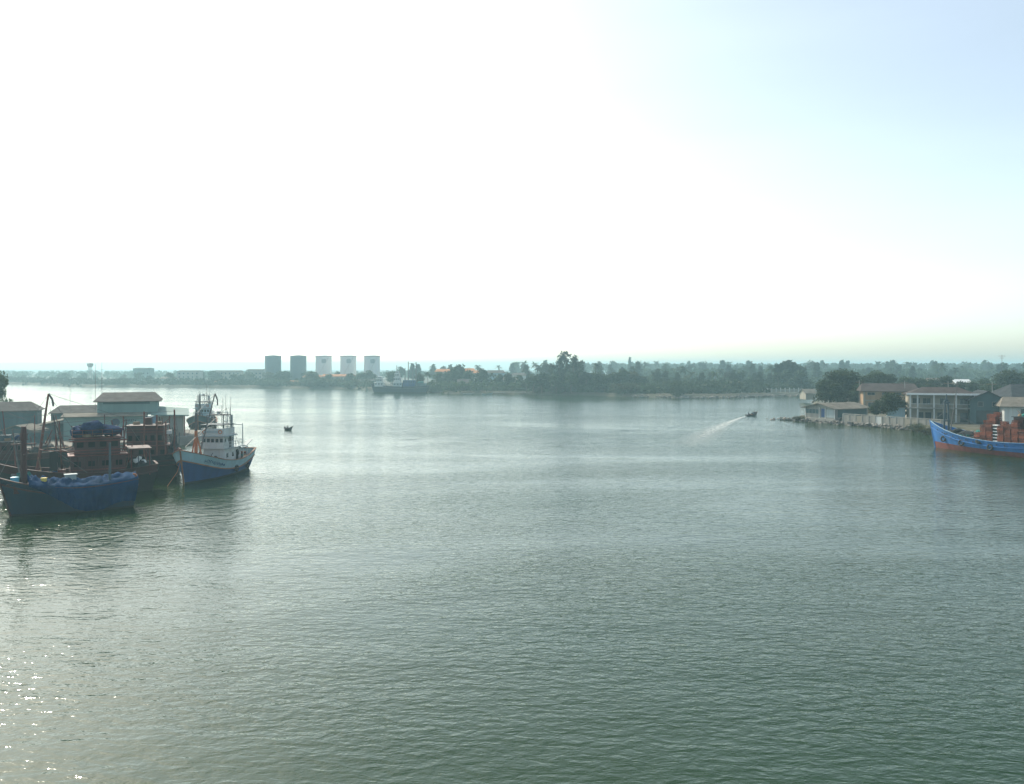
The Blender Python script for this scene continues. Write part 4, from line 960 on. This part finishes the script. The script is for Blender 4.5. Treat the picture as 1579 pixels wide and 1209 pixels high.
MB().tube((-3.2,1.75,8.8),(-7.0,1.6,9.0),.03,.03,4).tube((-7.0,1.6,9.0),(-7.6,0,3.3),.03,.03,4).build('rigging', M['steel'], T)
mb = MB(); r = random.Random(5)
for i in range(26): mb.tube((r.uniform(-7.4,-6.3), r.uniform(-1.7,1.7), r.uniform(2.4,3.2)), (r.uniform(-7.4,-6.3), r.uniform(-1.8,1.8), r.uniform(4.5,6.8)), .05, .05, 5)
mb.build('pole_bundle', M['slate'], T)
heap(T, [(-6.4,.4,3.0,1.0,1.6,.9),(-5.6,-.6,3.2,.8,1.1,.9)], 'net_dark', 'net_pile', 32)
MB().box(-6.6,-6.0,1.0,1.7,5.9,6.4).build('lamp_box', M['white'], T)
heap(T, [(-7.2,.8,3.5,.6,.8,.4)], 'red_paint', 'buoy_pile', 33)
heap(T, [(1.0,1.4,3.3,.3,.3,.2),(.6,1.7,3.5,.25,.25,.2),(1.5,1.0,3.2,.3,.3,.2)], 'foam_box', 'float_pile', 41)
tyre(T, H.pt(.2, 1.5, 1, .15), (0,1,.1)); tyre(T, H.pt(.45, 1.5, 1, .15), (0,1,.1))
clutter(T, 0, 5.5, 3.2, 2.6, 111, 18, 2.4); booms(T, -7, 5, 3.2, 2.6, 202, 8); clutter(T, -7.5, -6.3, 3.2, 2.4, 112, 14, 3.4); clutter(T, -5.4, -1.2, 2.6, 7.1, 113, 6, 1.2)
place(T, (-53.2, 109.5), 270-14)
# --- dark boat against the quay at the left
T = thing('black_quay_boat', 'black and brown boat against the quay behind the dark red net boat', 'fishing boat')
H = Hull(18, 5.2, 4.2, 2.8, 3.2, 1.5, .8, .8, .38)
make_hull(T, H, 'black_hull', 'black_hull', 'maroon', 'maroon', lambda t: .2, lambda t: H.sheer(t) - .8)
cabin(T, -7.0, -2.6, 3.6, 2.0, 4.4, 'maroon', 'dark_roof', 3, 4, 3.6, .6, .6, name='deckhouse')
heap(T, [(0,0,2.9,1.6,1.8,.9),(2.4,.3,2.8,1.5,1.6,.8)], 'net_dark', 'net_pile', 50)
pole(T, (4.2,0,2.2), (4.2,0,6.4), .28, .24, 'steel', 'mast'); MB().tube((4.2,-1.4,5.4),(4.2,1.4,5.4),.07,.07,6).build('crosstree', M['steel'], T)
MB().box(.2,3.6,-1.2,1.2,3.4,3.5).build('platform', M['wood'], T)
clutter(T, -2, 7.0, 3.6, 2.4, 121, 30, 3.0); booms(T, -6, 7, 3.4, 2.4, 203, 9); clutter(T, -6.6, -3, 3.0, 4.5, 122, 10, 1.6)
place(T, (-67.5, 115.5), 270+166)

# --- bright blue boat with orange crates on the right
T = thing('blue_crate_boat', 'bright blue fishing boat with red bottom stacked with orange crates on the right bank', 'fishing boat')
BL = 24.0; H = Hull(BL, 6.2, 4.85, 2.25, 2.7, 1.3, .9, .8, .36)
make_hull(T, H, 'red_bottom', 'bright_blue', 'bright_blue', 'bright_blue', lambda t: .85 + .55*max(0, t-.4), lambda t: H.sheer(t) - (.75 + .8*max(0, t-.5)), None, .9)
H.rail(lambda t: H.sheer(t)+.11, .2, .05, -.04).build('gunwale_cap', M['pale_blue'], T)
for i in range(12):
    t = .97 - i*.06; p = H.pt(t, H.sheer(t) - .45 - .25*(t > .8), 1, .01); MB().box(p.x-.12, p.x+.12, p.y-.08, p.y+.03, p.z-.14, p.z+.14).build('scupper', M['ink'], T)
for t, z in ((.86, 1.9), (.66, 1.6), (.42, 1.3)): tyre(T, H.pt(t, z, 1, .18), (0,1,.15), .45)
for y in (-.7, .7): pole(T, (8.6, y, 2.4), (8.6, y*.5, 9.0), .2, .15, 'slate', 'foremast')
MB().box(8.45,8.75,-.8,.8,8.3,8.6).box(8.45,8.75,-.8,.8,5.0,5.25).build('crosstree', M['slate'], T)
pole(T, (8.6,0,8.6), (8.6,0,10.0), .12, .08, 'slate', 'mast_head')
pole(T, (7.4,.6,2.6), (6.0,.4,12.4), .1, .06, 'steel', 'whip_boom', 6)
MB().tube((8.6,0,7.0),(11.6,0,4.9),.03,.03,4).tube((8.6,0,7.0),(2.0,0,4.6),.03,.03,4).build('rigging', M['steel'], T)
heap(T, [(6.6,0,2.7,1.5,2.0,1.0),(4.6,.2,2.4,1.6,2.1,.9),(2.9,0,2.2,1.3,2.1,.8)], 'net_dark', 'net_pile', 60)
heap(T, [(1.5,-1.2,3.0,.9,1.0,1.3),(2.4,-1.0,3.2,.7,.8,1.0)], 'net_green', 'net_bundle', 66)
MB().box(3.2,6.0,1.9,2.0,2.2,2.75).build('hatch_side', M['red_paint'], T)
cabin(T, -9.6, -4.4, 2.6, 1.4, 4.4, 'maroon', 'dark_roof', 4, 4, 3.6, .6, .7, name='deckhouse')
cabin(T, -9.0, -5.0, 2.6, 4.5, 6.6, 'maroon', 'dark_roof', 4, 3, 5.9, .6, .6)
clutter(T, 1.6, 7.6, 3.8, 2.2, 131, 18, 1.6); clutter(T, -9.0, -5.0, 2.2, 6.7, 132, 8, 1.2)
pole(T, (-9.9,0,1.6), (-9.9,0,8.4), .16, .1, 'steel', 'mast')
CB = Vector((89.4, 128.6)); HEAD = 180 + math.degrees(math.atan2(-(78.7-86), -(150-135)))
BOWP = Vector((78.9, 150.2)); dirv = Vector((-.40, .916)).normalized(); CB = BOWP - dirv * (BL/2 - .9)
HEAD = math.degrees(math.atan2(dirv.x, dirv.y)); place(T, CB, HEAD)
# crates: each one a thing
cm = MB(); w, d, h = .52, .36, .36
cm.box(-w, w, -d, d, 0, .05)
for s in (-1, 1):
    for z0, z1 in ((.05,.13),(.19,.25),(.30,.36)):
        y = s*d; cm.box(-w, w, min(y, y-s*.04), max(y, y-s*.04), z0, z1); x = s*w; cm.box(min(x, x-s*.04), max(x, x-s*.04), -d+.05, d-.05, z0, z1)
    for k in (-w+.04, 0, w-.04): y = s*(d-.042); cm.box(k-.04, k+.04, min(y, y-s*.03), max(y, y-s*.03), .05, .34)
crate0 = cm.build('fish_crate', M['crate']); fwd = Vector((dirv.x, dirv.y, 0)); lft = Vector((-dirv.y, dirv.x, 0)); cnt = 0
rzc = math.atan2(dirv.y, dirv.x); r = random.Random(12)
def crate_stack(x, y, n, z0):
    global cnt
    for k in range(n):
        o = crate0 if cnt == 0 else crate0.copy()
        if cnt: COL.objects.link(o)
        cnt += 1
        p = Vector((CB.x, CB.y, 0)) + fwd*(x + r.uniform(-.07,.07)) + lft*(y + r.uniform(-.08,.08)); o.location = (p.x, p.y, z0 + k*.362); o.rotation_euler = (0,0,rzc + r.uniform(-.14,.14))
        tag(o, 'orange plastic fish crate stacked on the deck of the bright blue boat', 'crate', 'orange crates on the blue boat')
DZ = 1.42
for x, y, n in ((.9,2.0,6),(-.25,2.0,10),(-.25,1.1,12),(-1.4,2.0,10),(-1.4,1.1,15),(-.25,.2,15),(-1.4,.2,16),(.9,1.1,6),(-3.4,2.0,10),(-3.4,1.1,12),(.9,.2,5),(-4.6,1.95,11),(-5.8,1.9,13),(-7.0,1.85,9)): crate_stack(x, y, n, DZ)
for k in range(7):
    o = thing('foam_box', 'pale-lidded fish box with a painted dark gap beneath, in the column between the orange crate stacks', 'box', group='lidded boxes on the blue boat'); p = Vector((CB.x, CB.y, 0)) + fwd*(-2.42) + lft*1.9
    MB().box(-.42,.42,-.3,.3,0,.38).build('gap_shade', M['black_hull'], o); MB().box(-.45,.45,-.33,.33,.38,.53).build('lid', M['foam_box'], o)  # black block paints in the shaded gap between the pale lids
    o.location = (p.x, p.y, DZ + k*.535); o.rotation_euler = (0,0,rzc + .05*((k*37)%5-2))
o = heap(None, [(0,0,.5,.8,.7,.5)], 'net_dark', 'net_bag', 77); p = Vector((CB.x, CB.y, 0)) + fwd*(.0) + lft*2.5; o.location = (p.x, p.y, 1.6); tag(o, 'black net bag hung at the foot of the orange crates', 'net')

# --- far ship alongside the bank
T = thing('coastal_ship', 'dark-hulled coastal ship with white bridge and tall masts moored below the tanks', 'ship')
H = Hull(34, 7.5, 5.2, 3.6, 4.4, 2.0, 1.5, .8, .4)
make_hull(T, H, 'black_hull', 'navy_hull', 'navy_hull', 'steel', lambda t: .4, lambda t: H.sheer(t) - 1.0)
cabin(T, 9.0, 14.2, 5.4, 3.6, 6.0, 'white', 'white_clean', 4, 3, 5.2, .7, .7, .5, 'forward_house'); cabin(T, 10.0, 13.4, 4.6, 6.1, 8.2, 'white', 'white_clean', 4, 3, 7.4, .7, .6, .6); cabin(T, 10.6, 12.8, 3.6, 8.3, 9.4, 'white', 'white_clean', 3, 2, 8.9, .6, .5, .5, 'top_bridge')
cabin(T, -2.0, 3.2, 5, 3.2, 6.0, 'grey_paint', 'white_clean', 3, 3, 5, .7, .7, name='mid_house'); cabin(T, -.6, 3.0, 4.2, 6.1, 9.0, 'white', 'white_clean', 3, 3, 8, .7, .7); cabin(T, 0, 2.6, 3.4, 9.1, 11.2, 'white', 'white_clean', 3, 2, 10.4, .6, .6, name='top_bridge'); cabin(T, .4, 2.2, 2.6, 11.3, 12.6, 'white', 'white_clean', 2, 2, 12, .5, .5, name='lookout')
cabin(T, -9.5, -2.4, 5.0, 3.2, 7.4, 'blue_hull', 'grey_paint', 3, 5, 6.4, .7, .7, name='net_house')
for x, y, z in ((-3.4,1,14.6),(-5.0,-.6,18.2),(-8.0,.8,14.4),(-9.6,-.4,18.0),(1.6,0,16.0)): pole(T, (x,y,3), (x,y,z), .36, .22, 'steel', 'mast')
MB().tube((-5,-.6,17),(-9.6,-.4,17),.08,.08,5).tube((-11,-.4,15.4),(-8.2,-.4,15.4),.1,.1,5).tube((-5,-.6,18),(11,0,9.4),.04,.04,4).tube((-9.6,-.4,17.8),(-15.5,0,5),.04,.04,4).build('rigging', M['steel'], T)
MB().box(-15.5,-10.2,-2.4,2.4,3.6,5.6).build('aft_house', M['teal_dark'], T); railing(T, 4, 8.5, 6, 3.0, 1.2, 'white', 6)
heap(T, [(-12.5,0,6,2,2,.7)], 'net_green', 'net_pile', 80); MB().tube((4.2,0,4.4),(8.8,1.0,7.0),.16,.1,6).build('crane_arm', M['white'], T)
place(T, (gx(616, 468), 468.5), 270+4)

# --- small boats
def skiff(name, label, L, B, loc, head, m, tilt=0.0, group=None, cat='boat'):
    T = thing(name, label, cat, group=group); H = Hull(L, B, .95, .42, .5, .7, .2, .75, .4, keel=-.2, fine=2.4)
    H.strip(lambda t: -.2, lambda t: .1, 2, 16).build('hull_bottom', M['black_hull'], T, True); H.strip(lambda t: .1, H.sheer, 2, 16).build('topside', M[m], T, True)
    H.rail(lambda t: H.sheer(t), .07, .06, 0, n=16).build('gunwale', M['wood'], T)
    mb = MB()
    for i in range(16):
        t0, t1 = i/16, (i+1)/16; mb.add([H.pt(t0,.1,-1,-.03), H.pt(t1,.1,-1,-.03), H.pt(t1,.1,1,-.03), H.pt(t0,.1,1,-.03)], [(0,1,2,3)])
    mb.build('floor', M['wood'], T)
    for x in (-L*.28, 0, L*.2): MB().box(x-.12, x+.12, -B*.4, B*.4, .3, .34).build('thwart', M['wood'], T)
    MB().box(-L/2-.25, -L/2+.05, -.15, .15, .3, .85).tube((-L/2-.1,0,.3),(-L/2-.2,0,-.3),.05,.05,6).build('outboard_motor', M['steel'], T)
    place(T, loc, head); T.rotation_euler[1] = -tilt; return T
def person(label, loc, rz, shirt, pose='sit'):
    """seated figure: one continuous skin surface from joints, coloured by region"""
    J = {'pelvis':(0,0,.12,.16),'waist':(.02,0,.32,.14),'chest':(.05,0,.52,.16),'neck':(.07,0,.68,.06),'chin':(.08,0,.76,.085),'head':(.08,0,.86,.105),'crown':(.07,0,.95,.07)}
    for s, n in ((1,'l'),(-1,'r')):
        J.update({'sh'+n:(.05,.19*s,.60,.065),'el'+n:(.12,.27*s,.36,.05),'wr'+n:(.34,.20*s,.27,.035),'hd'+n:(.43,.18*s,.27,.04),
                  'hip'+n:(.06,.10*s,.10,.10),'kn'+n:(.46,.14*s,.16,.075),'an'+n:(.50,.14*s,-.24,.05),'ft'+n:(.66,.15*s,-.28,.045)})
    E = [('pelvis','waist'),('waist','chest'),('chest','neck'),('neck','chin'),('chin','head'),('head','crown')]
    for n in 'lr': E += [('chest','sh'+n),('sh'+n,'el'+n),('el'+n,'wr'+n),('wr'+n,'hd'+n),('pelvis','hip'+n),('hip'+n,'kn'+n),('kn'+n,'an'+n),('an'+n,'ft'+n)]
    K = list(J); me = bpy.data.meshes.new('person'); me.from_pydata([J[k][:3] for k in K], [(K.index(a), K.index(b)) for a, b in E], [])
    o = bpy.data.objects.new('person', me); COL.objects.link(o)
    sk = o.modifiers.new('skin', 'SKIN'); o.modifiers.new('sub', 'SUBSURF').levels = 1
    if not me.skin_vertices:
        b = bmesh.new(); b.from_mesh(me); b.verts.layers.skin.verify(); b.to_mesh(me); b.free()
    for i, k in enumerate(K): me.skin_vertices[0].data[i].radius = (J[k][3], J[k][3]); me.skin_vertices[0].data[i].use_root = (k == 'pelvis')
    bpy.context.view_layer.update(); dg = bpy.context.evaluated_depsgraph_get(); nm = bpy.data.meshes.new_from_object(o.evaluated_get(dg)); o.modifiers.clear(); o.data = nm
    nm.materials.clear()
    for m_ in ('skin', shirt, 'cloth_dark', 'hair'): nm.materials.append(M[m_])
    for p in nm.polygons:
        c = p.center; p.use_smooth = True
        if c.z > .70: p.material_index = 3 if (c.z > .88 or c.x < .05) else 0
        elif c.z > .26 and not (c.x > .24): p.material_index = 1
        elif c.x > .24 and c.z > .21: p.material_index = 0
        elif c.z > -.2: p.material_index = 2
        else: p.material_index = 0
    o.location = loc; o.rotation_euler = (0,0,rz); return tag(o, label, 'person')
SY = 247.0; SX = gx(1160, SY); hd = 66
S = skiff('speedboat', 'small dark speedboat with raised bow trailing a white wake', 4.6, 1.6, (SX, SY), hd, 'navy_hull', .14); S.location.z = .12
cr_ = MB().box(.7,.75,-.5,.5,.4,1.0); cr_.build('windscreen', M['glass'], S); MB().box(.2,.7,-.6,.6,.3,.75).build('console', M['navy_hull'], S)
fv = Vector((math.sin(math.radians(hd)), math.cos(math.radians(hd)), 0))
person('person in dark clothes steering at the stern of the speedboat', Vector((SX, SY, .42)) - fv*1.5, math.radians(90-hd), 'cloth_dark')
person('person in pale clothes sitting near the bow of the speedboat', Vector((SX, SY, .78)) + fv*.7, math.radians(90-hd), 'cloth_red')
LY = 191.0; LX = gx(446, LY); hd2 = 120
S = skiff('open_motorboat', 'tiny open motorboat crossing the bright water past the trawler', 2.6, .95, (LX, LY), hd2, 'black_hull', .05); S.location.z = .05
fv2 = Vector((math.sin(math.radians(hd2)), math.cos(math.radians(hd2)), 0))
person('person sitting at the stern of the tiny open motorboat', Vector((LX, LY, .2)) - fv2*.6, math.radians(90-hd2), 'cloth_dark')
for px, py, L_, m_, hh, lab in ((666,603,6,'white',88,'white skiff moored just past the coastal ship'),(683,604,6.5,'white',95,'white skiff moored by the brown house on the far shore'),(724,607.5,7,'white',80,'white skiff in front of the shrubs on the far shore'),(752,608,6,'pale_blue',100,'pale blue skiff in front of the shrubs on the far shore'),(700,606.5,6,'grey_paint',92,'grey skiff among the moored skiffs on the far shore'),(996,612.5,6,'white',90,'white skiff drawn up beside the far grove'),(1056,614.5,5,'white',70,'white skiff beside the lone mangrove bush')):
    Y = gy(py); skiff('moored_skiff', lab, L_, 1.9, (gx(px, Y), Y), hh, m_)

# wake foam: thin broken sheet lying on the water behind each boat
def foam_material():
    m = bpy.data.materials.new('foam'); m.use_nodes = True; t = m.node_tree; N = t.nodes; b = N['Principled BSDF']
    b.inputs['Base Color'].default_value = (.55,.59,.57,1); b.inputs['Roughness'].default_value = .9
    tc = N.new('ShaderNodeTexCoord'); nz = N.new('ShaderNodeTexNoise'); nz.inputs['Scale'].default_value = 1.1; nz.inputs['Detail'].default_value = 6
    t.links.new(tc.outputs['Object'], nz.inputs['Vector']); uv = N.new('ShaderNodeUVMap'); sp = N.new('ShaderNodeSeparateXYZ'); t.links.new(uv.outputs[0], sp.inputs[0])
    def mth(op, a, c, cl=False):
        x = N.new('ShaderNodeMath'); x.operation = op; x.use_clamp = cl
        for i, q in ((0,a),(1,c)):
            if isinstance(q, (int,float)): x.inputs[i].default_value = q
            else: t.links.new(q, x.inputs[i])
        return x.outputs[0]
    edge = mth('SUBTRACT', 1, mth('ABSOLUTE', mth('SUBTRACT', mth('MULTIPLY', sp.outputs[1], 2), 1), 0))   # 1 in the middle of the wake
    fade = mth('POWER', mth('SUBTRACT', 1, sp.outputs[0]), .65)
    a = mth('MULTIPLY', mth('MULTIPLY', edge, fade), 1.15, True)
    a = mth('MULTIPLY', a, mth('MULTIPLY', mth('SUBTRACT', nz.outputs[0], .22), 2.6, True), True); t.links.new(a, b.inputs['Alpha']); return m
FM = foam_material()
def wake(name, label, pts, w0, w1):
    n = len(pts); v = []; f = []
    for i, (x, y) in enumerate(pts):
        a, b = pts[max(0,i-1)], pts[min(n-1,i+1)]; d = Vector((b[0]-a[0], b[1]-a[1])).normalized(); w = (w0 + (w1-w0)*i/(n-1))/2
        v += [(x-d.y*w, y+d.x*w, .02), (x+d.y*w, y-d.x*w, .02)]
    for i in range(n-1): f.append((2*i, 2*i+1, 2*i+3, 2*i+2))
    o = MB().add(v, f).build(name, FM); uv = o.data.uv_layers.new(name='UVMap')
    for lp in o.data.loops: uv.data[lp.index].uv = ((lp.vertex_index//2)/(n-1), lp.vertex_index % 2)
    return stuff(o, label, 'wake')
P0 = Vector((SX, SY)) - Vector((fv.x, fv.y))*2.2; endp = Vector((gx(1058, gy(690)), gy(690))); ctl = Vector((gx(1106, gy(655)), gy(655)))
wake('speedboat_wake', 'white foaming wake curving behind the speedboat', [tuple(P0*(1-u)**2 + ctl*2*u*(1-u) + endp*u*u) for u in [i/24 for i in range(25)]], .6, 11.0)
P1 = Vector((LX, LY)) - Vector((fv2.x, fv2.y))*1.5; e1 = Vector((gx(385, gy(656)), gy(656)))
wake('motorboat_wake', 'faint pale wake behind the tiny open motorboat', [tuple(P1.lerp(e1, i/12)) for i in range(13)], .6, 3.0)

# ------------------------------------------------------------------ haze
hz = bpy.data.materials.new('haze'); hz.use_nodes = True; t = hz.node_tree; t.nodes.remove(t.nodes['Principled BSDF'])
pv = t.nodes.new('ShaderNodeVolumePrincipled'); pv.inputs['Color'].default_value = (.56, .88, .97, 1); pv.inputs['Density'].default_value = HAZE_DENSITY; pv.inputs['Anisotropy'].default_value = .3
t.links.new(pv.outputs[0], t.nodes['Material Output'].inputs['Volume'])
q = 4500; stuff(MB().box(-q, q, -q, q, -2, 36).build('haze', hz))
